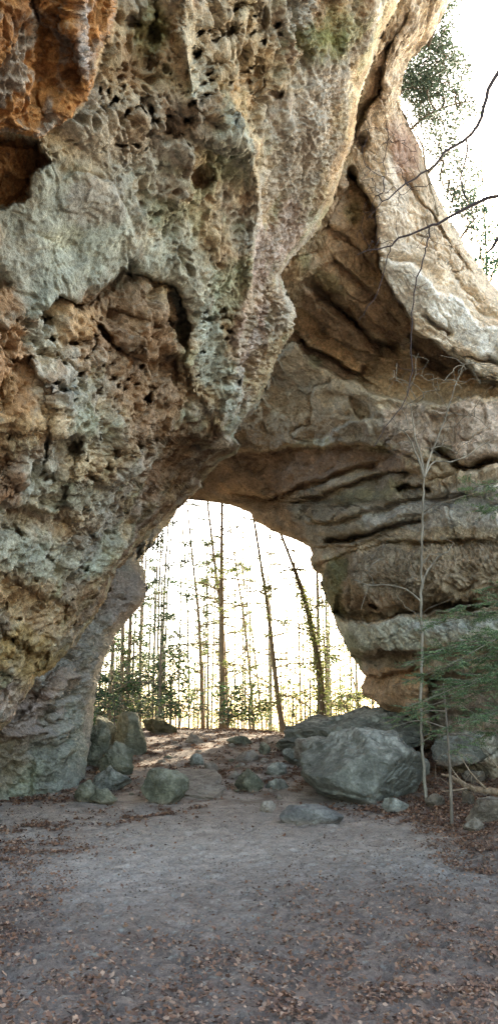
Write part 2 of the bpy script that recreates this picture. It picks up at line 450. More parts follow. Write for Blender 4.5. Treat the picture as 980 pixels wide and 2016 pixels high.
def sculpt_L1(x, y, q):
    wj = 12 * fbm(q * 4.5, 4, 150, gain=.6); xo, yo = x + wj, y + 10 * fbm(q * 4.5 + 9, 4, 151, gain=.6)
    s = ledge(x, y, SLAB_EDGE, 0.75, 30, side=1, edge=4, fade=0.04)
    s += ledge(x, y, CREST, 0.35, 26, side=1, edge=5)                        # below-left of the crest is hollow
    s += -0.55 * np.exp(-(seg_dist(x, y, RIDGE)[0] / 26) ** 1.3)
    s += ledge(x, y, RIDGE[5:], 0.5, 60, side=-1, edge=6)
    # the orange mass hanging at the top left, with its lower rim
    om = poly_mask(xo, yo, [(-420, -420), (235, -420), (240, 20), (230, 70), (196, 120), (176, 190), (158, 222), (112, 262), (86, 276), (40, 268), (-20, 262), (-420, 240)], 5)
    s -= 1.4 * om
    s += 0.3 * ledge(x, y, [(50, -40), (60, 40), (80, 100), (70, 200), (90, 270)], 1.0, 40, side=-1, edge=8)
    s -= 0.22 * np.exp(-(seg_dist(x, y, [(150, -20), (145, 60), (160, 110), (166, 170)])[0] / 12) ** 2)
    hole = poly_mask(xo, yo, [(-60, 268), (82, 284), (108, 322), (66, 350), (62, 388), (12, 418), (-60, 410)], 4)
    s += 0.5 * hole
    s += ledge(x, y, [(270, 490), (262, 440), (215, 360), (160, 345), (130, 360)], 0.14, 60, side=1, edge=3)
    # big hollows
    N1 = fbm(q * 2.6, 4, 140, gain=.6)
    for a in [(300, 62, 34, 60, 1.0, 15), (264, 46, 9, 17, .5), (392, 352, 30, 24, 1.0, 30), (345, 265, 16, 14, .5), (440, 70, 40, 34, .8, 20), (505, 150, 30, 40, .8, 10), (470, 20, 26, 18, .6),
              (520, 60, 22, 40, .6), (420, 130, 22, 26, .5), (200, 182, 7, 10, .5), (218, 188, 6, 11, .5), (280, 225, 6, 10, .5), (303, 227, 5, 13, .5), (332, 262, 9, 12, .4),
              (116, 706, 22, 16, .8, -20), (104, 756, 8, 7, .5), (204, 816, 6, 6, .5), (230, 750, 9, 9, .4), (238, 764, 5, 5, .4), (150, 610, 26, 16, .7), (205, 655, 10, 30, .8, -35), (268, 540, 16, 26, .9, 10), (12, 935, 26, 46, .8), (-4, 770, 24, 60, .7), (-10, 560, 30, 36, .8),
              (150, 888, 12, 14, .6), (60, 740, 30, 22, .4), (60, 850, 34, 22, .5), (210, 870, 7, 7, .4), (187, 940, 9, 12, .5, -30), (75, 1165, 20, 8, .4, 30), (45, 1080, 14, 8, .4), (105, 1360, 14, 10, .5), (60, 1280, 12, 8, .4),
              (330, 640, 12, 20, .4, -20), (345, 740, 9, 30, .4, 0), (300, 790, 12, 12, .4), (285, 880, 30, 10, .4, -35), (560, 190, 60, 20, .25, -60), (300, 130, 16, 14, .5)]:
        s += pit(x, y, a[0], a[1], a[2], a[3], a[4] * (.42 if a[2] > 13 else .7), a[5] if len(a) > 5 else 0, (N1 * 1.1, .15 if a[2] > 13 else .45))
    s += ledge(x, y, [(300, 560), (330, 575), (372, 590)], .4, 30, 1, 3)
    # slabs and shelves in the rough brown hollow
    s += ledge(x, y, [(215, 680), (260, 700), (310, 720), (350, 700)], 0.55, 40, 1, 4)
    s += ledge(x, y, [(220, 610), (300, 640), (355, 640)], 0.35, 22, 1, 4)
    s += ledge(x, y, [(0, 700), (60, 712), (90, 760), (100, 860), (92, 960)], 0.5, 60, 1, 5)
    s += ledge(x, y, [(170, 860), (150, 940), (130, 1010)], 0.5, 60, 1, 5)
    s += ledge(x, y, [(300, 830), (310, 900), (280, 980), (240, 1050)], 0.5, 80, -1, 6)
    s += ledge(x, y, [(0, 1010), (60, 1000), (130, 1020), (220, 1080)], 0.5, 60, 1, 8)
    s += ledge(x, y, [(20, 1130), (90, 1180), (150, 1190)], 0.5, 50, 1, 6)
    s += ledge(x, y, [(0, 1230), (70, 1290), (110, 1300)], 0.5, 40, 1, 6)
    hr = np.random.default_rng(12)
    for (ax, ay, bx, by, n) in [(0, 860, 330, 1330, 60), (180, 160, 420, 300, 22), (130, 650, 330, 800, 26), (380, 560, 470, 760, 14), (380, 20, 560, 200, 24), (20, 620, 120, 860, 12)]:
        for _ in range(n):
            cx, cy, rr = hr.uniform(ax, bx), hr.uniform(ay, by), hr.uniform(3, 9)
            if cy > 900 and cx > 330 - (cy - 900) * .5: continue
            m = (np.abs(x - cx) < 30) & (np.abs(y - cy) < 30)
            if m.any(): s[m] += pit(x[m], y[m], cx, cy, rr * hr.uniform(.9, 2), rr * hr.uniform(.7, 1.1), hr.uniform(.15, .36), hr.uniform(-50, 20), (N1[m] * .8, .45))
    # right hand nose faces away; the fold behind the pitted flank
    s += ledge(x, y, [(560, 60), (640, 160), (600, 330), (540, 470)], 0.25, 80, 1, 20)
    return s

def rock_noise(p, pits, honey, strata, amp=1.0, seed=0, low=1.0, plate=1.0, cracks=0.0):
    wp = p + 0.30 * np.stack([fbm(p * 1.3, 3, seed + 11), fbm(p * 1.3 + 9, 3, seed + 12), fbm(p * 1.3 + 19, 3, seed + 13)], -1)
    h = 0.38 * low * fbm(p * 0.55, 4, seed + 1) + 0.20 * (fbm(wp * np.array([0.9, 0.9, 0.7]), 3, seed + 2, gain=0.45, ridged=True) - 0.3)
    h += plate * 0.42 * plates(wp * np.array([.8, .8, 1.1]), 7, 4, seed + 20) + plate * 0.10 * plates(wp * np.array([2.2, 2.2, 3.4]), 7, 3, seed + 21)
    h += 0.055 * fbm(wp * 5, 4, seed + 4, gain=0.65) + 0.022 * fbm(p * 15, 3, seed + 41, gain=.7, ridged=True)
    sq = np.array([1.0, 1.0, 1.25])
    f1, f2, cid = worley(wp * sq * 1.5, seed + 5)
    region = ss(-0.1, 0.25, perlin(p * 0.7, seed + 6) + 0.3 * pits - 0.1) * pits
    h -= 0.28 * region * (1 - ss(0.20, 0.36, f1)) * ss(0.45, 0.6, cid)
    f1, f2, cid = worley(wp * sq * 4.2 + 7, seed + 7)
    region2 = (.25 + .75 * ss(-0.25, 0.1, perlin(p * 1.1 + 5, seed + 9))) * pits
    h -= 0.18 * region2 * (1 - ss(0.2, 0.36, f1)) * ss(0.35, 0.5, cid)
    f1, f2, cid = worley(wp * sq * 9.0 + 3, seed + 17)
    h -= 0.10 * np.clip(region2 + region, 0, 1) * (1 - ss(0.2, 0.38, f1)) * ss(0.4, 0.5, cid)
    g1, g2, _ = worley(wp * np.array([.55, .55, 1.0]) + 11, seed + 31)
    h -= cracks * 0.22 * (1 - ss(0.0, 0.05, g2 - g1)) * ss(-.1, .15, perlin(p * .9 + 8, seed + 32))
    h += cracks * 0.16 * (_ - .5) * ss(0, .06, g2 - g1)
    f1, f2, cid = worley(wp * np.array([7.0, 7.0, 6.0]) + 3, seed + 8)
    h += honey * (0.12 * (1 - ss(0.03, 0.30, f2 - f1)) - 0.05)
    # bedding: thin shelves
    z = wp[..., 2] + 0.12 * p[..., 0] + 0.5 * fbm(p * 0.3, 2, seed + 14)
    saw = np.mod(z * 1.7 + 0.25 * fbm(p * 2, 3, seed + 15), 1.0)
    saw2 = np.mod(z * 5.1 + 0.3, 1.0)
    h += strata * (0.16 * (saw ** 2 - 0.4) * ss(1.0, .93, saw) + 0.05 * (saw2 - 0.5) * ss(1.0, .9, saw2))
    return h * amp

def disp_L1(p, x, y):
    smooth = poly_mask(x, y, [(-50, 400), (60, 400), (120, 300), (190, 280), (260, 400), (300, 470), (350, 560), (240, 560), (160, 590), (90, 590), (-50, 640)], 30)
    om = poly_mask(x, y, [(-420, -420), (235, -420), (240, 20), (230, 70), (196, 120), (176, 190), (158, 222), (112, 262), (86, 276), (60, 420), (-420, 420)], 8)
    pits = np.clip(1.0 - 0.85 * smooth - .85 * om, 0, 1)
    honey = np.clip(1 - ss(0.8, 1.15, ell(x, y, 600, 400, 110, 240, 25)), 0, 1) * 0.8 + (1 - ss(0.8, 1.1, ell(x, y, 530, 680, 50, 110, 20))) + 0.5 * (1 - ss(.7, 1.1, ell(x, y, 640, 80, 120, 120))) + 0.35 * (1 - ss(.7, 1.2, ell(x, y, 120, 950, 240, 200)))
    honey = honey + .45 * om
    strata = (1 - ss(0.7, 1.1, ell(x, y, 300, 640, 90, 90))) * 0.8 + 0.25 * smooth + 0.35 * (1 - ss(0.7, 1.1, ell(x, y, 300, 960, 120, 120)))
    flank = 1 - ss(0.85, 1.1, ell(x, y, 640, 260, 110, 420, 28))
    return rock_noise(p, pits * (1 - 0.4 * flank), honey, strata, 1.0 - 0.55 * smooth - 0.35 * flank, 100, 1 - .5 * smooth, cracks=.35)

def col_L1(p, x, y, h):
    xo = x + 12 * fbm(p * 4.5, 4, 150, gain=.6); yo = y + 10 * fbm(p * 4.5 + 9, 4, 151, gain=.6)
    nz = fbm(p * 0.7, 4, 201); n2 = fbm(p * 2.2, 4, 205)
    c = np.broadcast_to(TAN, p.shape).copy()
    c = mixc(c, ss(-0.1, 0.25, nz), GREY, 0.8)
    c = mixc(c, ss(0.0, 0.3, n2), BROWN, 0.65)
    c = mixc(c, ss(0.05, 0.3, fbm(p * 1.3 + 50, 4, 210)), GREEN, 0.5)
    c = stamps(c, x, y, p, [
        (150, 450, 210, 130, 35, TEAL, .85), (60, 560, 120, 80, 0, TEAL, .7), (190, 400, 60, 60, 30, lin((160, 148, 134)), .6), (130, 470, 50, 30, 0, lin((172, 168, 132)), .4),
        (360, 520, 60, 160, -20, TEAL, .6), (420, 700, 34, 150, -18, TEAL, .85), (460, 300, 60, 90, -20, TEAL, .7), (390, 160, 30, 150, -5, TEAL, .6),
        (440, 330, 70, 40, 30, MOSS, .5), (300, 60, 40, 70, 10, MOSS, .7), (450, 570, 50, 70, 0, GREEN, .5), (330, 420, 50, 40, 0, MOSS, .4),
        (640, 90, 70, 40, 10, MOSS, .8), (680, 60, 50, 50, 0, MOSS, .6), (600, 300, 70, 200, 20, lin((172, 162, 146)), .8), (560, 460, 40, 90, 20, PINK, .6), (500, 640, 40, 120, 15, PINK, .5),
        (450, 80, 90, 110, 15, TAN, .6), (490, 200, 26, 50, 15, WARM, .5), (400, 230, 50, 40, 0, BROWN, .6),
        (250, 650, 130, 90, 10, BROWN, .85), (300, 760, 90, 130, 0, BROWN, .8), (150, 640, 70, 40, 0, WARM, .6), (200, 700, 60, 60, 0, ORANGE, .35),
        (180, 850, 90, 60, 0, TEAL, .45), (60, 650, 60, 60, 0, TEAL, .5), (110, 960, 120, 50, 20, TEAL, .5), (150, 770, 60, 40, 0, GREY, .6),
        (20, 760, 50, 140, 0, ORANGE, .75), (10, 930, 40, 80, 0, RUST, .8), (70, 840, 60, 40, 0, WARM, .5), (5, 590, 45, 50, 0, ORANGE, .7),
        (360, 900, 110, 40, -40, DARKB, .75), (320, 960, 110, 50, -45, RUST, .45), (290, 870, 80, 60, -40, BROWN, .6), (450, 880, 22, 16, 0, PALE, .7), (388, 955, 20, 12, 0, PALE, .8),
        (80, 1100, 140, 50, 15, TEAL, .6), (190, 1040, 60, 60, 0, GREY, .6), (130, 1030, 70, 30, 0, WARM, .35), (60, 1200, 120, 50, 30, WARM, .6), (60, 1290, 90, 50, 30, lin((178, 146, 84)), .7), (170, 1190, 50, 50, 0, BROWN, .6), (30, 1390, 60, 40, 40, PINK, .5),
        (565, 625, 20, 40, 0, PALE, .6), (700, 250, 16, 160, 22, WARM, .5), (250, 120, 60, 60, 0, BROWN, .5), (250, 260, 60, 60, 0, lin((160, 138, 108)), .6)])
    om = poly_mask(xo, yo, [(-420, -420), (238, -420), (242, 20), (230, 70), (196, 122), (176, 192), (158, 224), (112, 264), (86, 278), (40, 270), (-20, 262), (-420, 240)], 4)
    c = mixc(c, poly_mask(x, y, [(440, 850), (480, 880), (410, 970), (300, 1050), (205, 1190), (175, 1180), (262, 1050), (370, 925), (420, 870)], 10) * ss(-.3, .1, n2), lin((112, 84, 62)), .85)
    oc = mixc(np.broadcast_to(ORANGE, p.shape), ss(0, 0.3, n2), RUST, .8)
    oc = mixc(oc, ss(-0.05, 0.15, fbm(p * np.array([3, 3, .9]) + 3, 5, 222, gain=.65)), lin((150, 138, 122)), .85)
    oc = mixc(oc, 1 - ss(0.6, 1.1, ell(x, y, 165, 70, 16, 90, -4)), BLUEG, .5)
    oc = mixc(oc, ss(0.1, 0.3, fbm(p * 1.1 + 30, 4, 225)), DARKB, .5)
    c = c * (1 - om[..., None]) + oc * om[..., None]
    hole = poly_mask(xo, yo, [(-60, 268), (82, 284), (108, 322), (66, 350), (62, 388), (12, 418), (-60, 410)], 4)
    return mixc(c, hole, ORANGE * 0.8, .95)

# ---- inner left leg -----------------------------------------------------------
L2_R = [(470, 820), (440, 900), (400, 950), (352, 1003), (326, 1040), (300, 1072), (272, 1108), (284, 1128), (288, 1155), (284, 1185), (262, 1215), (230, 1245), (208, 1290), (193, 1340), (186, 1400), (180, 1450),
        (170, 1520), (166, 1550), (176, 1600), (180, 1680)]
L2_D = [(-350, 820, 13), (-350, 1300, 11), (-350, 1650, 10.3), (0, 1300, 14.6), (0, 1450, 15.6), (0, 1590, 16.4), (0, 1680, 16.0), (100, 1350, 16.5), (100, 1580, 17.3), (160, 1550, 18.2), (175, 1450, 19.5), (150, 1300, 18), (200, 1300, 21),
        (230, 1200, 21), (280, 1160, 21.5), (250, 1110, 22), (270, 1105, 24), (345, 1005, 28), (300, 1000, 25), (200, 1000, 19), (400, 900, 27), (170, 1680, 17.6)]

def sculpt_L2(x, y, q):
    s = ledge(x, y, [(290, 1108), (262, 1096), (235, 1100), (210, 1140)], 1.2, 60, side=1, edge=4)
    s += ledge(x, y, [(0, 1440), (60, 1400), (110, 1340), (160, 1290)], 0.5, 50, side=-1, edge=8)
    s += ledge(x, y, [(60, 1600), (70, 1500), (110, 1460), (165, 1470)], 0.15, 60, side=-1, edge=5)
    s += ledge(x, y, [(185, 1300), (205, 1250), (250, 1240), (285, 1190)], 0.35, 40, side=1, edge=5)
    return s

def disp_L2(p, x, y):
    low = ss(1440, 1500, y) * .55
    up = 1 - ss(0.8, 1.1, ell(x, y, 250, 1140, 90, 110))
    return rock_noise(p, 0.6 * (1 - low), 0.35 * (1 - low), 1.2 * (1 - low) * (1 - .6 * up), 1.25 - 0.15 * low, 300, .9, cracks=.9)

def col_L2(p, x, y, h):
    n2 = fbm(p * 1.6, 4, 305)
    c = mixc(np.broadcast_to(lin((160, 154, 140)), p.shape), ss(-0.1, 0.3, n2), lin((172, 158, 142)), .6)
    c = mixc(c, ss(0.0, 0.3, fbm(p * 2.6 + 4, 4, 309)), GREY, .7)
    return stamps(c, x, y, p, [(110, 1540, 80, 110, 0, lin((134, 136, 122)), .8), (40, 1560, 60, 80, 0, GREEN, .5), (60, 1400, 60, 60, -40, PINK, .6), (100, 1360, 70, 20, -40, lin((150, 104, 76)), .4), (300, 1050, 60, 30, -50, PALE, .5),
                                (250, 1180, 50, 60, 0, PINK, .5), (20, 1500, 50, 60, 0, BROWN, .5), (150, 1450, 30, 60, 0, TEAL, .5)])

# ---- span and right leg ---------------------------------------------------------
S_L = [(620, -560), (560, -200), (480, 0), (420, 300), (360, 600), (330, 900), (340, 975), (372, 984), (400, 986), (438, 991), (470, 999), (492, 1010), (503, 1026), (528, 1040), (560, 1056), (590, 1068), (606, 1078),
       (614, 1092), (610, 1106), (618, 1122), (634, 1130), (633, 1150), (644, 1185), (656, 1212), (666, 1240), (680, 1268), (692, 1292), (706, 1312), (718, 1332), (708, 1350), (712, 1368), (736, 1380),
       (748, 1393), (776, 1400), (806, 1406), (826, 1416), (842, 1430), (858, 1480), (870, 1560), (880, 1620)]
S_R = [(1500, -560), (1150, -330), (950, -100), (886, 0), (862, 45), (838, 80), (806, 112), (794, 150), (787, 190), (790, 215), (812, 262), (828, 300), (842, 345), (862, 390), (884, 430), (908, 475), (932, 512), (958, 548),
       (985, 580), (1050, 650), (1160, 700), (1500, 760), (1560, 1620)]
# rows use the larger coordinate with py increasing
S_D = [(620, -560, 15), (1500, -560, 18), (860, 0, 18.0), (780, 0, 16.5), (480, 0, 18), (400, 500, 23), (740, 200, 18.6), (785, 220, 20.5), (700, 330, 20.8), (760, 400, 19.6), (830, 400, 21.0), (650, 480, 20.5), (590, 540, 20.2), (700, 520, 21.6), (760, 560, 20.4),
       (850, 640, 20.6), (930, 560, 22.0), (980, 720, 20.4), (620, 640, 23.4), (740, 700, 23.4), (850, 740, 22.8), (560, 720, 24.0), (700, 780, 23.2), (600, 800, 25.2), (520, 830, 26.5), (850, 830, 21.8), (980, 830, 19.8),
       (600, 880, 26.0), (480, 920, 29), (380, 980, 31), (460, 985, 30), (560, 1040, 28), (605, 1070, 26.4), (700, 950, 24.6), (640, 1010, 25.5), (820, 950, 22.4), (980, 940, 19.2), (620, 1110, 25.6), (700, 1100, 23.8), (850, 1080, 21.0),
       (980, 1080, 18.6), (650, 1180, 25.0), (740, 1180, 22.6), (850, 1180, 20.4), (980, 1180, 18.4), (680, 1250, 24.4), (780, 1260, 21.6), (980, 1260, 18.2), (716, 1330, 23.8), (760, 1370, 23.0), (830, 1360, 21.4), (900, 1350, 19.8), (980, 1400, 18.6), (900, 1500, 19.8), (980, 1500, 18.6),
       (1500, 800, 14), (1500, 1500, 13)]

RIM = [(672, 350), (700, 345), (725, 385), (744, 420), (752, 490), (757, 535), (780, 575), (808, 622), (820, 655), (850, 672), (905, 705), (940, 740), (985, 752), (1060, 765)]
def sculpt_S(x, y, q):
    s = ledge(x, y, RIM, 1.35, 70, side=1, edge=3, fade=0.05)
    s += 0.4 * ell(x, y, 720, 560, 90, 110, 30).clip(0, 1) ** 2 * poly_mask(x, y, S_C, 12) - .5 * poly_mask(x, y, S_C, 12)
    s += ledge(x, y, [(640, 425), (680, 468), (722, 500), (752, 545)], 0.4, 26, side=1, edge=2.5)
    s += ledge(x, y, [(650, 500), (700, 545), (750, 592), (800, 640)], 0.5, 22, side=1, edge=2.5)
    s += ledge(x, y, [(680, 590), (735, 632), (790, 666), (850, 704), (900, 740)], 0.5, 22, side=1, edge=2.5)
    bulge = lambda a, c: np.sin(PI * np.clip((y - a) / (c - a), 0, 1)) ** .7
    s -= 0.9 * bulge(1078, 1214) * ss(640, 720, x) + 0.45 * bulge(1222, 1290) * ss(650, 720, x) + .35 * bulge(1296, 1400) * ss(690, 740, x)
    s += groove(x, y, [(598, 552), (655, 596), (705, 642), (732, 678), (772, 692), (790, 690)], 1.4, 8)
    s += ledge(x, y, [(596, 560), (640, 612), (708, 644), (742, 690), (752, 712)], -0.5, 26, side=1, edge=3)
    s += ledge(x, y, [(566, 586), (605, 617), (655, 655), (692, 678), (750, 714)], 0.55, 60, side=1, edge=3)
    s += ledge(x, y, [(576, 650), (612, 684), (652, 704), (692, 730), (712, 742), (718, 716)], 0.8, 16, side=1, edge=2.5)
    s += ledge(x, y, [(570, 666), (618, 716), (655, 738), (705, 757), (760, 784), (800, 796), (880, 796), (1000, 782)], -1.2, 130, side=1, edge=3, fade=.05)
    s += ledge(x, y, [(808, 656), (850, 676), (914, 716), (942, 752)], -0.7, 14, side=-1, edge=2.5)
    s += ledge(x, y, [(808, 656), (815, 700), (880, 750), (925, 756), (945, 745)], 0.5, 30, side=-1, edge=3)
    s += groove(x, y, [(880, 690), (905, 700), (950, 712), (975, 716), (1000, 730)], .6, 6)
    s += groove(x, y, [(832, 618), (850, 640), (870, 652), (892, 668)], .45, 5)
    s += ledge(x, y, [(756, 690), (748, 702), (734, 720)], .3, 14, 1, 3) + ledge(x, y, [(786, 714), (784, 740), (776, 768)], .25, 16, -1, 3)
    s += ledge(x, y, [(690, 782), (692, 800), (712, 830), (742, 826)], 0.5, 30, side=-1, edge=2.5)
    s += ledge(x, y, [(640, 770), (690, 783), (742, 806)], 0.25, 18, side=1, edge=2.5)
    s += ledge(x, y, [(655, 879), (655, 862), (692, 838), (736, 820)], -0.4, 60, side=1, edge=2.2)
    s += ledge(x, y, [(430, 896), (540, 888), (600, 884), (655, 880), (720, 878), (764, 884), (800, 906)], 0.95, 46, side=1, edge=2.5)
    s += ledge(x, y, [(420, 962), (540, 985), (600, 958), (640, 946), (700, 922), (776, 904)], 0.8, 24, side=1, edge=3)
    s += ledge(x, y, [(560, 1000), (640, 975), (740, 940), (770, 932), (830, 930)], 0.9, 26, side=1, edge=3)
    s += groove(x, y, [(842, 884), (866, 894), (888, 908), (906, 926), (930, 928), (955, 914), (1000, 910)], 1.3, 8)
    s += ledge(x, y, [(855, 815), (852, 850), (866, 862), (868, 885)], .3, 18, -1, 2.5)
    s += ledge(x, y, [(780, 966), (800, 958), (840, 958), (862, 972)], 1.2, 16, 1, 3)
    s += groove(x, y, [(630, 1074), (680, 1066), (720, 1056), (770, 1046), (810, 1034), (850, 1022)], 1.3, 6)
    s += ledge(x, y, [(610, 1082), (700, 1076), (780, 1050), (850, 1030)], 0.5, 22, side=1, edge=3)
    s += ledge(x, y, [(600, 1035), (680, 1026), (780, 992), (850, 982), (990, 970)], 0.6, 20, side=1, edge=3)
    s += ledge(x, y, [(618, 1116), (650, 1108), (700, 1086), (800, 1070), (1000, 1062)], 0.55, 24, side=1, edge=3)
    UC = [(1040, 1190), (980, 1196), (925, 1208), (870, 1204), (800, 1216), (740, 1230), (690, 1222), (655, 1214)]
    s += ledge(x, y, UC, 1.0, 30, side=-1, edge=3, fade=.04) * 0
    s += ledge(x, y, UC[::-1], 1.4, 26, side=-1, edge=3, fade=.04)
    s += ledge(x, y, UC[::-1], -0.6, 70, side=1, edge=3, fade=.04)
    s += pit(x, y, 745, 1196, 14, 8, .7) + pit(x, y, 905, 1196, 60, 12, .7) + pit(x, y, 935, 1185, 14, 12, .6)
    s += ledge(x, y, [(660, 1290), (720, 1300), (780, 1288), (860, 1284), (960, 1276), (1100, 1276)], 0.9, 60, side=1, edge=5)
    s += ledge(x, y, [(700, 1326), (740, 1336), (790, 1328), (840, 1318)], 0.9, 36, side=1, edge=3)
    s += ledge(x, y, [(838, 1330), (850, 1400), (860, 1480)], 1.6, 120, side=-1, edge=6)
    s += pit(x, y, 930, 1410, 24, 10, .8) + ledge(x, y, [(860, 1455), (920, 1450), (990, 1450)], -0.9, 60, 1, 4)
    # beds and steps of the outer face
    s += ledge(x, y, [(782, 205), (790, 260), (806, 320), (836, 350)], 0.5, 40, side=-1, edge=3)
    s += ledge(x, y, [(760, 130), (756, 175), (738, 205), (724, 222), (712, 250), (700, 300)], 1.0, 22, side=1, edge=3)
    s += ledge(x, y, [(812, 10), (800, 50), (776, 90), (760, 130), (740, 190)], 0.6, 12, side=1, edge=2.5)
    s += ledge(x, y, [(750, 515), (812, 528), (862, 575), (905, 596), (940, 634), (1000, 664)], -0.45, 60, side=1, edge=3)
    s += ledge(x, y, [(800, 470), (850, 500), (870, 520), (905, 570), (950, 610)], 0.4, 20, side=-1, edge=3)
    s += ledge(x, y, [(885, 540), (905, 575), (925, 600), (950, 622), (1000, 640)], 0.6, 26, side=-1, edge=3)
    s += ledge(x, y, [(800, 330), (830, 400), (860, 430), (900, 500), (940, 550)], 0.35, 30, side=1, edge=3)
    s += pit(x, y, 718, 285, 18, 22, 1.0, 20) + pit(x, y, 694, 345, 14, 18, .9)
    return s

def disp_S(p, x, y):
    pitz = (1 - ss(.8, 1.1, ell(x, y, 760, 1150, 200, 60))) * 0.5 + (1 - ss(.8, 1.1, ell(x, y, 700, 1290, 60, 50))) * .5
    honey = 0.9 * (1 - ss(.8, 1.15, ell(x, y, 900, 1130, 160, 70))) + .5 * (1 - ss(.8, 1.1, ell(x, y, 680, 1280, 50, 60)))
    ceil_ = 1 - ss(.8, 1.15, ell(x, y, 640, 960, 240, 100))
    smooth = 1 - ss(.8, 1.1, ell(x, y, 630, 760, 140, 80, 25))
    smooth = np.clip(smooth + (1 - ss(.8, 1.1, ell(x, y, 880, 620, 40, 150, -45))), 0, 1)
    low = ss(1070, 1090, y)
    return rock_noise(p, pitz, honey, (0.4 * ceil_ + 0.18) * (1 - .8 * low), 0.9 - 0.35 * smooth, 500, .9 - .4 * smooth, cracks=1.0)

S_C = [(655, 415), (675, 345), (712, 376), (742, 418), (752, 490), (757, 538), (808, 624), (820, 662), (772, 688), (710, 636), (662, 594), (620, 554), (640, 515)]
S_POLY_OLD = [
    ([(690, 300), (740, 330), (748, 430), (755, 505), (765, 560), (800, 612), (832, 660), (872, 690), (930, 725), (1000, 750), (1600, 800), (1600, -600), (960, -600), (840, 0), (780, 100), (720, 230)], (206, 190, 166), .75),
    ([(760, 520), (830, 540), (880, 590), (940, 640), (1010, 670), (1010, 750), (930, 728), (872, 694), (830, 660), (790, 610), (760, 570)], (196, 196, 190), .8),
    ([(640, 340), (690, 300), (738, 335), (746, 430), (752, 560), (800, 616), (830, 664), (900, 710), (860, 760), (760, 740), (660, 640), (570, 590), (570, 540), (620, 470)], (142, 108, 76), .7),
    ([(586, 600), (640, 630), (700, 680), (716, 730), (700, 740), (620, 690), (580, 640)], (196, 160, 112), .8),
    ([(760, 700), (850, 700), (960, 740), (1000, 790), (800, 790), (720, 760)], (176, 146, 106), .6),
    ([(470, 830), (590, 690), (660, 735), (705, 765), (760, 792), (1000, 792), (1000, 910), (870, 915), (740, 870), (600, 880), (470, 880)], (182, 164, 138), .75),
    ([(380, 990), (450, 885), (740, 880), (830, 905), (760, 930), (620, 960), (560, 1010), (610, 1070)], (132, 104, 80), .75),
    ([(620, 1070), (600, 1030), (700, 960), (860, 930), (1000, 920), (1000, 1080), (850, 1090), (640, 1110)], (158, 146, 124), .7),
    ([(720, 1000), (860, 985), (1000, 960), (1000, 1060), (860, 1040), (700, 1060)], (186, 184, 174), .6),
    ([(640, 1130), (700, 1095), (1000, 1085), (1600, 1085), (1600, 1200), (980, 1200), (800, 1218), (660, 1216)], (140, 122, 98), .8),
    ([(660, 1222), (740, 1236), (800, 1222), (980, 1204), (1600, 1200), (1600, 1250), (980, 1262), (840, 1276), (690, 1286)], (184, 188, 168), .85),
    ([(680, 1290), (840, 1280), (1000, 1265), (1600, 1260), (1600, 1620), (850, 1620), (840, 1330), (700, 1320)], (134, 116, 94), .7),
]

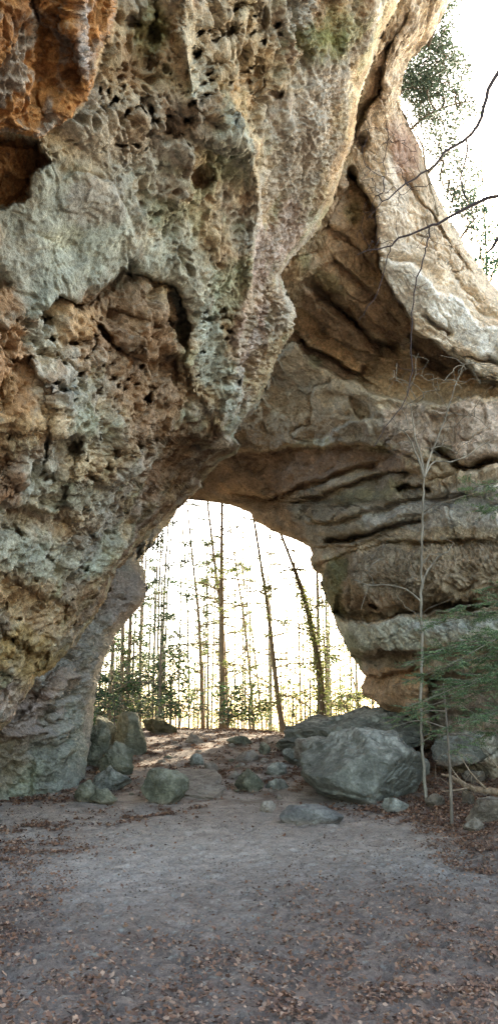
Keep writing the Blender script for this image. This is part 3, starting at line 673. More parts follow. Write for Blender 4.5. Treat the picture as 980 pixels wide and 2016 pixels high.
S_POLY = [
    ([(690, 300), (712, 350), (744, 420), (752, 490), (757, 535), (808, 622), (820, 655), (850, 672), (905, 705), (985, 745), (1600, 800), (1600, -600), (960, -600), (860, 0), (780, 130), (720, 230)], (204, 184, 156), .85),  # outer face lightened in the colour for its open-sky light
    ([(742, 330), (790, 300), (806, 420), (815, 500), (770, 530), (752, 490)], (214, 206, 192), .6),
    ([(750, 515), (812, 528), (870, 580), (910, 596), (940, 635), (1010, 668), (1010, 735), (940, 700), (890, 664), (840, 640), (808, 624), (760, 570)], (212, 212, 204), .85),
    ([(828, 662), (890, 684), (950, 728), (1000, 738), (1000, 756), (944, 750), (905, 712), (850, 680)], (214, 200, 176), .8),  # lit lip of the ledge, brightness painted into the colour
    (S_C, (180, 146, 106), .85),
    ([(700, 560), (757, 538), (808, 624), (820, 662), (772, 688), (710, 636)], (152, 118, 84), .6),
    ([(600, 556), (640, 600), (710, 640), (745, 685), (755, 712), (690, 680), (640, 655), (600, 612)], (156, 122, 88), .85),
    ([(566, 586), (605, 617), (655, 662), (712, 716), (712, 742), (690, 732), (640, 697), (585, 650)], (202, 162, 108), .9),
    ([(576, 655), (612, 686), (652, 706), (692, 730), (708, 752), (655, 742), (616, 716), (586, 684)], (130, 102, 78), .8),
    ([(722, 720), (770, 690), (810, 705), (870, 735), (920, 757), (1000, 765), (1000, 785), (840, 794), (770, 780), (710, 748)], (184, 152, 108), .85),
    ([(810, 660), (850, 678), (915, 718), (942, 752), (920, 758), (880, 752), (815, 702)], (124, 90, 62), .8),  # shade under the ledge lip painted as dark brown
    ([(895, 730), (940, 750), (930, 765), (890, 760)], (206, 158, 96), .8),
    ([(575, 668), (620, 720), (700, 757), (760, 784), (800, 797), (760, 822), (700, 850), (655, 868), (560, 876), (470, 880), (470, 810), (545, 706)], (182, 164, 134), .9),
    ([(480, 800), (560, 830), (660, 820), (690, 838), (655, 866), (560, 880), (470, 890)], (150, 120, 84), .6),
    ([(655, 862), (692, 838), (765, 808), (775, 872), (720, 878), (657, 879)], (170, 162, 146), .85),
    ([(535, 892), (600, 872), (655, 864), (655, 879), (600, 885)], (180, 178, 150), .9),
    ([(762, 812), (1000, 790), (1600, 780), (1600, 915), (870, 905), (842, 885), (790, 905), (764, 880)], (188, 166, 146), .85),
    ([(380, 990), (420, 900), (540, 890), (740, 885), (790, 905), (810, 930), (770, 935), (700, 925), (640, 950), (560, 985), (450, 970)], (152, 120, 92), .85),  # shaded underside of the span, darkened in the colour
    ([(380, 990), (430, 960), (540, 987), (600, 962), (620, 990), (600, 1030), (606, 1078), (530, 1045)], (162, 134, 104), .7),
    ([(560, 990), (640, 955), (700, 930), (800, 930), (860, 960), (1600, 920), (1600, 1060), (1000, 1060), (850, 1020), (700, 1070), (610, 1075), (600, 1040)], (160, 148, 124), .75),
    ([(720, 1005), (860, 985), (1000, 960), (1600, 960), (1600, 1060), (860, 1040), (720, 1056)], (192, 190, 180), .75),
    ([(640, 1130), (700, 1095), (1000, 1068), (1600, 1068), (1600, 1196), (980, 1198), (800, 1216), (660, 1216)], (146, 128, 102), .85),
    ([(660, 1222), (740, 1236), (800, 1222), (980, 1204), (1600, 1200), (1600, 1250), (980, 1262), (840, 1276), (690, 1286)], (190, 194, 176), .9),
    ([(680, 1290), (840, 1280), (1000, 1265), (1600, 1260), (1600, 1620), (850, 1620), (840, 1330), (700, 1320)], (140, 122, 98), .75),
    ([(700, 1322), (840, 1316), (846, 1420), (700, 1420)], (178, 128, 80), .7),  # orange light reflected from the ground, painted under the leg tip
]

def col_S(p, x, y, h):
    n2 = fbm(p * 1.0, 4, 505); n3 = fbm(p * 2.4, 4, 506, gain=.6)
    c = mixc(np.broadcast_to(TAN, p.shape), ss(-0.1, 0.3, n2), lin((190, 166, 134)), .8)
    c = mixc(c, ss(0.05, 0.35, n3), BROWN, .5)
    wxx = 10 * fbm(p * 1.7 + 3, 3, 520)
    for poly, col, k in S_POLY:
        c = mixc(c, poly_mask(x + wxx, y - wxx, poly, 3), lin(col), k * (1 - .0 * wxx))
    c = stamps(c, x, y, p, [
        (800, 60, 20, 120, 22, PALE, .5), (800, 300, 24, 80, -15, lin((168, 130, 112)), .85), (700, 425, 20, 30, 0, MOSS, .5), (650, 560, 40, 20, 35, MOSS, .5), (600, 520, 22, 30, 30, MOSS, .6),
        (560, 530, 40, 40, 0, WARM, .6), (740, 180, 18, 60, 15, ORANGE, .4), (620, 715, 20, 14, 30, GREEN, .5), (600, 760, 60, 30, 20, GREY, .4), (720, 980, 90, 16, -12, MOSS, .5), (760, 880, 30, 16, 0, MOSS, .4), (870, 890, 20, 12, 0, MOSS, .6),
        (480, 975, 60, 16, 12, WARM, .5), (530, 1045, 60, 12, 25, WARM, .5), (940, 990, 90, 30, -5, BLUEG, .5), (665, 1125, 26, 30, 0, MOSS, .75), (655, 1180, 26, 50, -20, MOSS, .7), (760, 1190, 110, 20, 0, BROWN, .6),
        (900, 1235, 120, 16, -4, BLUEG, .6), (690, 1280, 30, 40, -30, MOSS, .6), (920, 1130, 120, 70, 0, lin((166, 138, 100)), .5), (930, 1400, 100, 40, 0, PINK, .5), (930, 1470, 100, 30, 0, GREY, .8)])
    return c

arch = empty('rock_arch', (0, 20, 0))
tag(arch, 'huge weathered sandstone arch of pitted tan, green and orange rock spanning the sandy clearing', 'rock arch')
arch['group'] = None; del arch['group']
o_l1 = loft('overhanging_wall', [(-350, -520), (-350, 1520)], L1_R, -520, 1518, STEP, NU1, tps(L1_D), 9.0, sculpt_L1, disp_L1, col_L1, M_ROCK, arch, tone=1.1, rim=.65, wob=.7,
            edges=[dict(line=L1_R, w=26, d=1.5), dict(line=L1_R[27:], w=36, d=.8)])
o_l1['label'] = 'near wall pitted with hollows, green lichen and an orange mass at its top'
o_l2 = loft('abutment', [(-350, 820), (-350, 1680)], L2_R, 820, 1680, STEP, NU2, tps(L2_D), 8.0, sculpt_L2, disp_L2, col_L2, M_ROCK, arch, tone=1.0,
            edges=[dict(line=L2_R, w=24, d=1.6)])
o_l2['label'] = 'pinkish grey rock leg standing on the sand at the left of the opening'
o_s = loft('arch_span', S_L, S_R, -560, 1620, STEP, NU3, tps(S_D), 22.0, sculpt_S, disp_S, col_S, M_ROCK2, arch, tone=1.2, pale=.26, rag=.8, rf=1.3, rim=.6, wob=.38,  # unseen back made extra deep to keep sun off the ground inside
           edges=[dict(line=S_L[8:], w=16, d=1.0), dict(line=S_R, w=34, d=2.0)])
o_s['label'] = 'layered tan span and right leg with ledges and a pale blue grey outer face'
# ------------------------------------------------------------------ ground sheet
def ground():
    ys = np.concatenate([np.arange(-30, 2, 1.0), np.arange(2, 12, 0.035), np.arange(12, 34, 0.07), np.arange(34, 60, 0.6), np.geomspace(60, 3000, 60)])
    t = np.linspace(-1, 1, 561)
    half = np.where(ys < 34, 1.5 + np.clip(ys, 0, 34) * 0.42, 16)
    # columns: dense fan inside the view, long skirts outside
    core = t[None] * half[:, None]
    sk = np.geomspace(1, 400, 26)
    Lf = -(half[:, None] + (sk[::-1][None] - 1) * 6.0)[:, :-1]; Rt = (half[:, None] + (sk[None] - 1) * 6.0)[:, 1:]
    X = np.concatenate([Lf, core, Rt], 1); Y = np.repeat(ys[:, None], X.shape[1], 1)
    Z = ground_z(X, Y)
    # scuffed footprints in the sand
    q = np.stack([X, Y, 0 * X], -1)
    f1, f2, cid = worley(q * np.array([3.6, 3.6, 1]), 77)
    near = (1 - ss(14, 20, Y)) * (Y > 1)
    Z = Z - 0.065 * near * (1 - ss(0.1, 0.5, f1)) * (cid > 0.35) + 0.04 * near * fbm(q * 6, 4, 78, gain=.7)
    g1, g2, gid = worley(q * np.array([7.5, 7.5, 1]) + 5, 79)
    Z = Z - 0.04 * near * (1 - ss(0.1, 0.55, g1)) * (gid > .3)
    # colour of sand and soil, with a darker tone towards the foreground
    n1 = fbm(q * 0.35, 4, 81); n2 = fbm(q * 1.7, 4, 82)
    SAND = lin((164, 152, 141)); SOIL = lin((108, 88, 76)); NEAR_SOIL = lin((100, 86, 77)); LIT = lin((128, 88, 66))
    c = mixc(np.broadcast_to(SAND, q.shape), ss(-0.15, 0.25, n2), lin((146, 134, 124)), .6)
    e = ss(0.6, 0.0, Y * 0.08 - 0.35 + 0.2 * n1)
    c = mixc(c, ss(11.5, 7.0, Y + 2.5 * n1 + 1.2 * n2), NEAR_SOIL, .8)
    c = mixc(c, litter_density(X, Y, n1, n2), SOIL, .75)
    c = mixc(c, ss(-0.2, 0.2, n2 + .3 * n1) * ss(15.5, 19, Y), lin((116, 98, 84)), .85)
    c = mixc(c, ss(30, 34, Y), lin((120, 96, 66)), 1)
    c = c * .86
    nv, nu = X.shape
    i = np.arange(nv - 1)[:, None] * nu; j = np.arange(nu - 1)[None]
    quads = np.stack([i + j, i + j + 1, i + nu + j + 1, i + nu + j], -1).reshape(-1, 4)
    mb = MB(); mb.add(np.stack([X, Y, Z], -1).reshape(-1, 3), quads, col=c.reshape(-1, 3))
    m = rock_mat('sandy_soil', bump=1.0, speck=0.36, sc_=1.8, rough=0.95)
    o = mb.build('ground', m, kind='structure')
    o['label'] = 'trampled grey sand rising to a low crest under the arch'

def litter_density(x, y, n1=None, n2=None):
    q = np.stack([x, y, 0 * x], -1)
    if n1 is None: n1 = fbm(q * 0.35, 4, 81); n2 = fbm(q * 1.7, 4, 82)
    d = ss(2.3, 3.1, x + 0.8 * n1 + .5 * n2) * ss(3, 6, y) * 0.95           # right bank
    d = np.maximum(d, ss(-1.2, -3.0, x + 1.2 * n1 + .5 * n2) * ss(13.2, 10.5, y + n1) * 0.75)   # left foreground
    d = np.maximum(d, ss(8.8, 4.8, y + 3.2 * n1 + 1.5 * n2 - 0.5 * x) * 0.22)
    d = np.maximum(d, (.15 + .85 * ss(-0.05, 0.25, n2 + .4 * n1)) * ss(17.5, 20, y) * ss(-7, -3, x) * 0.9)
    d = np.maximum(d, ss(26, 30, y) * 0.5)
    strip = np.exp(-((y - (14.3 + 0.9 * (x + 2.8))) / 0.9) ** 2) * ss(-4.5, -3.5, x) * ss(-0.6, -1.8, x)
    d = np.maximum(d, strip * ss(-.1, .2, n2) * .8)
    foot = np.exp(-((y - (16.9 + 0.55 * (x + 5.2).clip(0, 9))) / 0.55) ** 2) * ss(-3.0, -3.6, x)      # drift along the foot of the left leg
    d = np.maximum(d, foot * .8)
    drift = np.exp(-((y - 16.3) / 0.5) ** 2) * ss(.9, 1.5, x) * ss(4.2, 3.4, x)                          # and before the largest boulder
    d = np.maximum(d, drift * .6)
    return np.clip(d, 0, 1)

def leaf_shapes(k):
    """oak-like curled dead leaves: strip of quads with lobed outline"""
    r = np.random.default_rng(k); out = []
    for a in range(8):
        n = 6; t = np.linspace(0, 1, n)
        w = 0.32 * np.sin(PI * np.clip(t * 0.92 + 0.06, 0, 1)) * (1 + 0.35 * np.cos(t * 18 + a)) + .02
        curl = r.uniform(-.25, .45); fold = r.uniform(0.0, .5)
        z = curl * (t - 0.5) ** 2 * 2 + r.uniform(-.1, .1) * np.sin(t * 5)
        v = []
        for i in range(n):
            v += [(-w[i], t[i] - .5, z[i] + fold * w[i]), (0, t[i] - .5, z[i]), (w[i] * r.uniform(.8, 1.2), t[i] - .5, z[i] + fold * w[i])]
        f = []
        for i in range(n - 1):
            b = i * 3; f += [(b, b + 1, b + 4, b + 3), (b + 1, b + 2, b + 5, b + 4)]
        out.append((np.array(v), np.array(f)))
    return out

def scatter(mb, shapes, pos, size, tiltmax, cols, r, up=0.0):
    n = len(pos); which = r.integers(0, len(shapes), n)
    for k, (v, f) in enumerate(shapes):
        idx = np.where(which == k)[0]
        if len(idx) == 0: continue
        m = len(idx); a = r.uniform(0, 2 * PI, m); tl = r.normal(0, tiltmax, m); tl2 = r.normal(0, tiltmax, m)
        ca, sa = np.cos(a), np.sin(a); s = size[idx]
        V = v[None] * s[:, None, None]
        # tilt about x then y then spin about z
        y = V[..., 1] * np.cos(tl)[:, None] - V[..., 2] * np.sin(tl)[:, None]; z = V[..., 1] * np.sin(tl)[:, None] + V[..., 2] * np.cos(tl)[:, None]; x = V[..., 0]
        x, z = x * np.cos(tl2)[:, None] + z * np.sin(tl2)[:, None], -x * np.sin(tl2)[:, None] + z * np.cos(tl2)[:, None]
        X = x * ca[:, None] - y * sa[:, None]; Yy = x * sa[:, None] + y * ca[:, None]
        W = np.stack([X, Yy, z + up], -1) + pos[idx][:, None]
        F_ = f[None] + (np.arange(m) * len(v))[:, None, None]
        mb.add(W.reshape(-1, 3), F_.reshape(-1, 4), col=np.repeat(cols[idx], len(v), 0))

RHOMB_L = [(np.array([(-.22, 0, 0), (0, -.5, 0.02), (.22, 0, 0), (0, .5, .02)]), np.array([(0, 1, 2, 3)])), (np.array([(-.5, -.3, .1), (.4, -.5, 0), (.5, .3, .2), (-.3, .5, .0)]), np.array([(0, 1, 2, 3)]))]

def litter():
    r = np.random.default_rng(3); mb = MB()
    # sample with constant picture density nearby: log-uniform in distance
    n = 600000
    y = np.exp(r.uniform(math.log(3.6), math.log(31), n)); x = r.uniform(-1, 1, n) * (0.6 + y * 0.40)
    dn = litter_density(x, y)
    clump = ss(-0.15, 0.35, fbm(np.stack([x * 2.3, y * 2.3, 0 * x], -1), 3, 91))
    keep = r.random(n) < (dn * (0.12 + 1.2 * clump) + 0.04 * ss(9, 4.5, y) + .004) * np.clip(y / 9, 0.35, 1.0) * 0.9
    x, y = x[keep], y[keep]
    z = ground_z(x, y)
    pos = np.stack([x, y, z + 0.008 + r.uniform(0, .02, len(x))], -1)
    pal = lin([(120, 86, 66), (104, 76, 62), (134, 102, 82), (92, 70, 60), (148, 120, 100), (112, 80, 62), (82, 64, 56)])
    cols = pal[r.integers(0, len(pal), len(x))] * r.uniform(.75, 1.15, (len(x), 1))
    size = r.uniform(.016, .056, len(x)) * (.65 + .35 * r.random(len(x))) * (1 + .9 * ss(9, 18, y))
    scatter(mb, leaf_shapes(4), pos, size, 0.45, cols, r)
    # crumbs, bits of bark and twig trodden into the sand
    n = 60000; y = np.exp(r.uniform(math.log(3.8), math.log(22), n)); x = r.uniform(-1, 1, n) * (0.6 + y * 0.40)
    kp = r.random(n) < np.clip(y / 9, .3, 1) * (.12 + .7 * ss(-.2, .3, fbm(np.stack([x * 1.3, y * 1.3, 0 * x], -1), 3, 95))); x, y = x[kp], y[kp]
    cols = lin([(92, 78, 68), (70, 58, 50), (112, 96, 82), (130, 118, 106)])[r.integers(0, 4, len(x))]
    scatter(mb, RHOMB_L, np.stack([x, y, ground_z(x, y) + .004], -1), r.uniform(.008, .026, len(x)), .5, cols, r)
    print('litter', len(x))
    o = mb.build('leaf_litter', M_LITTER, kind='stuff')
    o['label'] = 'curled brown oak leaves scattered over the sand'

# ------------------------------------------------------------------ boulders
def ico(sub):
    import bmesh
    bm = bmesh.new(); bmesh.ops.create_icosphere(bm, subdivisions=sub, radius=1.0)
    v = np.array([a.co[:] for a in bm.verts]); f = np.array([[b.index for b in a.verts] for a in bm.faces]); bm.free()
    return v, f
ICO = {k: ico(k) for k in (4, 5, 6, 7)}

def boulder(name, label, px0, px1, py0, py1, cols, seed, dep=0.8, sub=6, layers=0.0, planes=None, nz=0.10, cat='boulder', group=None, ribs=0.0, sink=0.12, facets=9, pitch=0.0, rot=0.0, flat=False, dist=None, tilt=0.0):
    r = np.random.default_rng(seed)
    g, d = at_ground((px0 + px1) / 2, py1)
    if dist: d = dist; g = P((px0 + px1) / 2, py1, d)
    w = (px1 - px0) / F * d; h = (py1 - py0) / F * d * 1.04
    dd = w * dep
    v, f = ICO[sub]
    # plane-cut sphere: radius limited by random planes
    rad = np.full(len(v), 1.0)
    pl = []
    for i in range(facets):
        n = r.normal(size=3); n /= np.linalg.norm(n); pl.append((n, r.uniform(.52, .85)))
    for n, k in (planes or []): n = np.array(n, float); pl.append((n / np.linalg.norm(n), k))
    for n, k in pl:
        c = v @ n
        lim = np.where(c > 1e-3, k / np.maximum(c, 1e-3), 9)
        a = 45.0
        rad = -np.log(np.exp(-a * rad) + np.exp(-a * np.minimum(lim, 5))) / a
    p = v * rad[:, None]
    # normalise to unit box
    lo, hi = p.min(0), p.max(0); p = (p - (lo + hi) / 2) / ((hi - lo) / 2)
    p = p * np.array([w / 2, dd / 2, h / 2 * (1 + sink)])
    S = max(w, h)
    o3 = np.array([seed * 3.1, seed * 1.7, 0])
    nn = v
    q = p / S + o3
    disp = 1.35 * nz * S * (1.1 * plates(q * np.array([2, 2, 3.2]), 6, 3, seed + 30) + 0.55 * fbm(q * 2.2, 4, seed) + 0.35 * fbm(q * 5, 4, seed + 2, gain=.6, ridged=True) * .6 + 0.1 * fbm(q * 14, 3, seed + 3))
    if ribs:
        t = p[:, 0] / S * 3.2 + p[:, 2] / S * 1.2 + 0.5 * fbm(q * 2, 3, seed + 5)
        disp = disp + ribs * S * (np.abs(np.mod(t * 2, 1) - .5) - .25) * ss(-.3, .2, p[:, 2] / S)
    if layers:
        zz = p[:, 2] / S * 9 + p[:, 0] / S * 2.0 + 0.8 * fbm(q * 1.5, 3, seed + 6); sw = np.mod(zz, 1)
        disp = disp + layers * S * (sw ** 1.5 - .4) * ss(1.0, .9, sw) * (0.6 + 0.8 * (np.floor(zz) * .618 % 1))
    p = p + nn * disp[:, None]
    if tilt:
        ct, st = math.cos(tilt), math.sin(tilt); p = np.stack([p[:, 0] * ct - p[:, 2] * st, p[:, 1], p[:, 0] * st + p[:, 2] * ct], -1)
    ct, st = math.cos(pitch), math.sin(pitch); p = np.stack([p[:, 0], p[:, 1] * ct - p[:, 2] * st, p[:, 1] * st + p[:, 2] * ct], -1)
    c, s = math.cos(rot), math.sin(rot)
    p = np.stack([p[:, 0] * c - p[:, 1] * s, p[:, 0] * s + p[:, 1] * c, p[:, 2]], -1)
    base = np.array([g[0], g[1] + dd * 0.42, g[2]])
    zc = h / 2 * (1 - sink)
    w3 = p + base + np.array([0, 0, zc])
    nzc = fbm(w3 * 2.2, 4, seed + 7, gain=.6); nz2 = fbm(w3 * 6, 3, seed + 8)
    cc = mixc(np.broadcast_to(cols[0], w3.shape), ss(-.1, .25, nzc), cols[1], .9)
    cc = mixc(cc, ss(0.0, .5, nz2 * .7 + .45 * nn[:, 2] - .1), cols[2], .6)  # upward faces lightened, skylight painted into the stone colour
    cc = mixc(cc, ss(0.05, .3, fbm(w3 * np.array([5, 5, 1.2]) + 5, 4, seed + 9, gain=.65)), cols[0] * .8, .6)
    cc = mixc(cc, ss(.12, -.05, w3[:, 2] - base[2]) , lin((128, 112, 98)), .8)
    mb = MB(); mb.add(w3, None, f, col=cc)
    o = local_build(mb, name, M_BOULDER, base)
    tag(o, label, cat, group)
    return o

BG = [lin((92, 92, 78)), lin((124, 122, 104)), lin((154, 152, 136))]     # green grey
BS = [lin((104, 104, 96)), lin((134, 134, 124)), lin((182, 182, 172))]
BR = [lin((92, 82, 72)), lin((112, 102, 90)), lin((130, 122, 110))]     # slate grey
BP = [lin((128, 118, 108)), lin((146, 136, 124)), lin((158, 150, 138))]     # sandy

def boulders():
    G1 = 'boulders against the left rock leg'; G2 = 'stones on the sandy slope'; G3 = 'stones on the right bank'
    boulder('boulder', 'largest boulder, ribbed and slate grey, at the foot of the right rock leg', 598, 880, 1450, 1584, BS, 12, dep=.8, sub=7, nz=.05, ribs=.035, layers=.012, facets=3,
            planes=[((-.55, -.35, .55), .58), ((0.3, -.7, .45), .66), ((0, 0, 1), .72), ((.8, -.2, .5), .7), ((0.05, -1, .05), .72)])
    boulder('boulder', 'long flat layered slab lying behind the largest boulder', 560, 872, 1402, 1504, BS, 33, dep=.9, sub=7, nz=.09, layers=.07, facets=4, dist=21.5, planes=[((-.35, -.1, .8), .5), ((.1, -.3, 1), .6)])
    boulder('boulder', 'low brown grey block jutting left from under the long slab', 580, 668, 1461, 1515, [BP[0], BS[1], BS[2]], 41, dep=.9, sub=6, nz=.10, facets=6, dist=20.2, planes=[((0, 0, 1), .6)])
    boulder('boulder', 'small dark block at the left tip of the layered slab pile', 556, 606, 1478, 1506, BS, 43, sub=5, dist=20.6, planes=[((0, 0, 1), .6)])
    boulder('boulder', 'tall upright green grey boulder, right one of the trio beside the left leg', 219, 287, 1408, 1490, BG, 51, dep=.8, sub=6, nz=.08, group=G1, planes=[((0, -1, .1), .7), ((.9, 0, .45), .6)])
    boulder('boulder', 'rounded green boulder squeezed between the left leg and the tall upright one', 176, 228, 1412, 1486, BG, 52, dep=.9, sub=6, nz=.09, group=G1, dist=23)
    boulder('boulder', 'furrowed green boulder touching the left rock leg, above the ribbed one', 156, 212, 1424, 1512, BG, 53, dep=.9, sub=6, nz=.11, ribs=.05, group=G1)
    boulder('boulder', 'ribbed rounded boulder leaning below the upright trio', 190, 258, 1470, 1534, BG, 54, dep=.9, sub=6, nz=.1, ribs=.06, group=G1)
    boulder('boulder', 'dark low boulder below the ribbed one by the left leg', 176, 252, 1518, 1562, BS, 55, dep=.9, sub=6, nz=.1, group=G1)
    boulder('boulder', 'small pale topped stone nearest the left rock leg', 144, 188, 1543, 1582, BG, 56, sub=5, nz=.1, group=G1)
    boulder('boulder', 'small low stone just right of the pale topped one by the left leg', 174, 224, 1556, 1584, BG, 57, sub=5, nz=.1, group=G1)
    boulder('boulder', 'squarish green grey block sitting before the flat sandy slab', 270, 368, 1524, 1584, BG, 61, dep=.8, sub=6, nz=.08, group=G2, planes=[((0, 0, 1), .6), ((-.3, -1, 0), .6), ((.8, -.5, .5), .6)])
    boulder('rock_slab', 'wide flat sandy slab half buried in the slope', 248, 424, 1546, 1566, BP, 62, dep=1.5, pitch=.16, layers=.03, sink=.3, sub=6, nz=.07, cat='rock slab', planes=[((0, 0, 1), .35)], tilt=.06)
    boulder('rock_slab', 'low sandy ledge running right from the squarish block', 330, 440, 1558, 1572, BP, 63, dep=1.4, pitch=.14, layers=.03, sink=.3, sub=6, nz=.07, cat='rock slab', planes=[((0, 0, 1), .35)])
    boulder('stone', 'pointed green grey stone at the middle of the slope foot', 463, 518, 1518, 1561, BG, 64, sub=6, nz=.1, group=G2, cat='stone', planes=[((.6, 0, .7), .5)])
    boulder('stone', 'low dark stone right of the pointed green grey one', 522, 568, 1537, 1558, BS, 65, sub=5, nz=.1, group=G2, cat='stone')
    boulder('stone', 'dark rounded stone partway up the slope near the slab pile', 524, 566, 1504, 1530, BS, 66, sub=5, nz=.1, group=G2, cat='stone')
    boulder('stone', 'dark slanting stone uphill of the wide flat slab', 372, 404, 1489, 1510, BS, 67, sub=5, nz=.1, group=G2, cat='stone', tilt=-.3)
    boulder('stone', 'pale flat stone right of the dark slanting one', 400, 434, 1503, 1522, BP, 68, sub=5, nz=.1, group=G2, cat='stone')
    boulder('stone', 'small upright green stone near the crest', 509, 532, 1463, 1487, BG, 69, sub=5, nz=.1, group=G2, cat='stone')
    boulder('stone', 'flat grey stone lying left of the small upright green one', 462, 508, 1480, 1502, BP, 70, sub=5, nz=.1, group=G2, cat='stone')
    boulder('stone', 'wide rounded stone right at the crest', 448, 494, 1449, 1469, BG, 71, sub=5, nz=.1, group=G2, cat='stone')
    boulder('stone', 'half buried brown stone near the crest, by the stump', 362, 400, 1446, 1466, BP, 72, sub=5, nz=.1, group=G2, cat='stone')
    boulder('stone', 'little sandy stone beside the pointed green grey one', 448, 474, 1521, 1536, BP, 73, sub=4, nz=.1, group=G2, cat='stone')
    boulder('stone', 'broad low dark stone bulging from the open sand', 554, 678, 1594, 1623, [lin((100, 98, 96)), lin((116, 114, 110)), lin((134, 132, 126))], 81, dep=.8, sub=6, nz=.06, cat='stone', planes=[((0, 0, 1), .5)], sink=.3)
    boulder('stone', 'little brown stone with leaves left of the broad low dark one', 511, 542, 1581, 1602, BP, 82, sub=5, nz=.12, cat='stone')
    boulder('stone', 'small dark stone at the foot of the largest boulder', 756, 808, 1574, 1600, BS, 83, sub=5, nz=.1, cat='stone')
    boulder('stone', 'pale block on the leafy right bank by the log', 914, 958, 1521, 1544, BR, 84, sub=5, nz=.08, group=G3, cat='stone', planes=[((0, 0, 1), .6)])
    boulder('stone', 'small upright stone under the log on the right bank', 912, 938, 1558, 1588, BR, 85, sub=5, nz=.08, group=G3, cat='stone')
    boulder('stone', 'broad flat stone at the right edge of the leafy bank', 926, 1010, 1580, 1624, BR, 86, sub=5, nz=.08, group=G3, cat='stone', planes=[((0, 0, 1), .5)])
    boulder('stone', 'small mossy stone below the broad flat one on the bank', 918, 958, 1613, 1640, BR, 87, sub=5, nz=.08, group=G3, cat='stone')
    boulder('stone', 'brown stone behind the two thin saplings', 838, 880, 1566, 1590, BR, 88, sub=5, nz=.08, group=G3, cat='stone')
    boulder('rock_slab', 'pale grey slab under the right leg behind the hemlock', 866, 1010, 1452, 1502, BS, 89, sub=6, nz=.07, cat='rock slab', dist=18.4, planes=[((0, 0, 1), .5), ((0, -1, .3), .6)])
    # pebbles, each a stone of its own
    r = np.random.default_rng(5)
    for k in range(26):
        px = r.uniform(250, 560); py = r.uniform(1460, 1575); w = r.uniform(9, 18)
        boulder('pebble', 'fist sized grey pebble lying on the slope below the arch', px, px + w, py - w * .55, py, BP if k % 2 else BG, 400 + k, sub=4, nz=.1, cat='pebble', group='pebbles on the slope')
# ------------------------------------------------------------------ trees
def PY(px, py, Y):
    return P(px, py, Y / (CP + (py - CY) / F * SP))

def smooth_line(pts, n):
    pts = np.asarray(pts, float); m = len(pts)
    if m < 3: 
        t = np.linspace(0, 1, n)[:, None]; return pts[0] * (1 - t) + pts[-1] * t
    # Catmull-Rom
    Q = np.concatenate([[2 * pts[0] - pts[1]], pts, [2 * pts[-1] - pts[-2]]]); out = []
    for t in np.linspace(0, m - 1 - 1e-6, n):
        i = int(t); f = t - i; a, b, c, d = Q[i:i + 4]
        out.append(0.5 * ((2 * b) + (c - a) * f + (2 * a - 5 * b + 4 * c - d) * f * f + (3 * b - a - 3 * c + d) * f ** 3))
    return np.array(out)

def grow(mb, nodes0, targets, r, tip=0.004, wob=0.12, power=0.5, k=4, rmax=None, up=0.0, seg=3):
    """twigs from existing nodes to every target, forking from one another like a real crown"""
    nodes = [np.array(a, float) for a in nodes0]; parent = [-1] * len(nodes); n0 = len(nodes)
    T = np.asarray(targets, float); base = np.array(nodes)
    order = np.argsort([np.min(np.linalg.norm(base - t, axis=1)) for t in T])
    for ti in order:
        t = T[ti]; A = np.array(nodes); dist = np.linalg.norm(A - t, axis=1)
        pen = dist + 0.35 * np.clip(A[:, 2] - t[2] + up, 0, None)
        j = int(np.argmin(pen)); a = A[j]; L = dist[j]
        prev = j
        for s in range(1, seg + 1):
            f = s / seg; q = a * (1 - f) + t * f + (r.normal(0, wob * L / seg, 3) if s < seg else 0)
            q = q + np.array([0, 0, 0.10 * L * math.sin(PI * f) * (1 if up >= 0 else -1)])
            nodes.append(q); parent.append(prev); prev = len(nodes) - 1
    n = len(nodes); cnt = np.zeros(n); child = np.zeros(n, int)
    for i in range(n - 1, n0 - 1, -1):
        cnt[i] = max(cnt[i], 1); 
        if parent[i] >= 0: cnt[parent[i]] += cnt[i]
    rad = tip * np.maximum(cnt, 1) ** power
    if rmax: rad = np.minimum(rad, rmax)
    A = np.array(nodes)
    for i in range(n0, n):
        p = parent[i]; rp = rad[i] * 1.15 if p < n0 else min(rad[p], rad[i] * 1.3)
        mb.tube([A[p], A[i]], [rp, rad[i]], k, cap=False)
    return A[n0:]

# leaflets: flat rhombs for needles and small oval leaves
RHOMB = [(np.array([(-.22, 0, 0), (0, -.5, 0.02), (.22, 0, 0), (0, .5, .02)]), np.array([(0, 1, 2, 3)]))]
NEEDLE = [(np.array([(-.09, -.5, 0), (.09, -.5, 0), (.05, .5, -.08), (-.05, .5, -.08)]), np.array([(0, 1, 2, 3)]))]
OVAL = [(np.array([(-.2, -.1, .03), (0, -.5, 0), (.2, -.1, .03), (.14, .3, .02), (0, .5, -.08), (-.14, .3, .02)]), np.array([(0, 1, 2, 3), (0, 3, 4, 5)]))]

def leaves(mb, centers, per, spread, size, pal, r, shape=RHOMB, tilt=.5, flat=1.0):
    c = np.repeat(np.asarray(centers), per, 0)
    c = c + r.normal(0, 1, c.shape) * np.array([spread, spread, spread * flat])
    pal = np.asarray(pal); cols = pal[r.integers(0, len(pal), len(c))] * r.uniform(.7, 1.25, (len(c), 1))
    scatter(mb, shape, c, r.uniform(.7, 1.3, len(c)) * size, tilt, cols, r)

YG = lin([(116, 128, 76), (140, 148, 92), (98, 116, 70), (156, 158, 108)])
DG = lin([(48, 72, 52), (60, 86, 58), (40, 60, 48), (76, 98, 62)])
HG = lin([(46, 78, 66), (58, 92, 74), (40, 66, 58), (72, 104, 78)])
MG = lin([(72, 92, 56), (92, 110, 62), (60, 80, 50)])

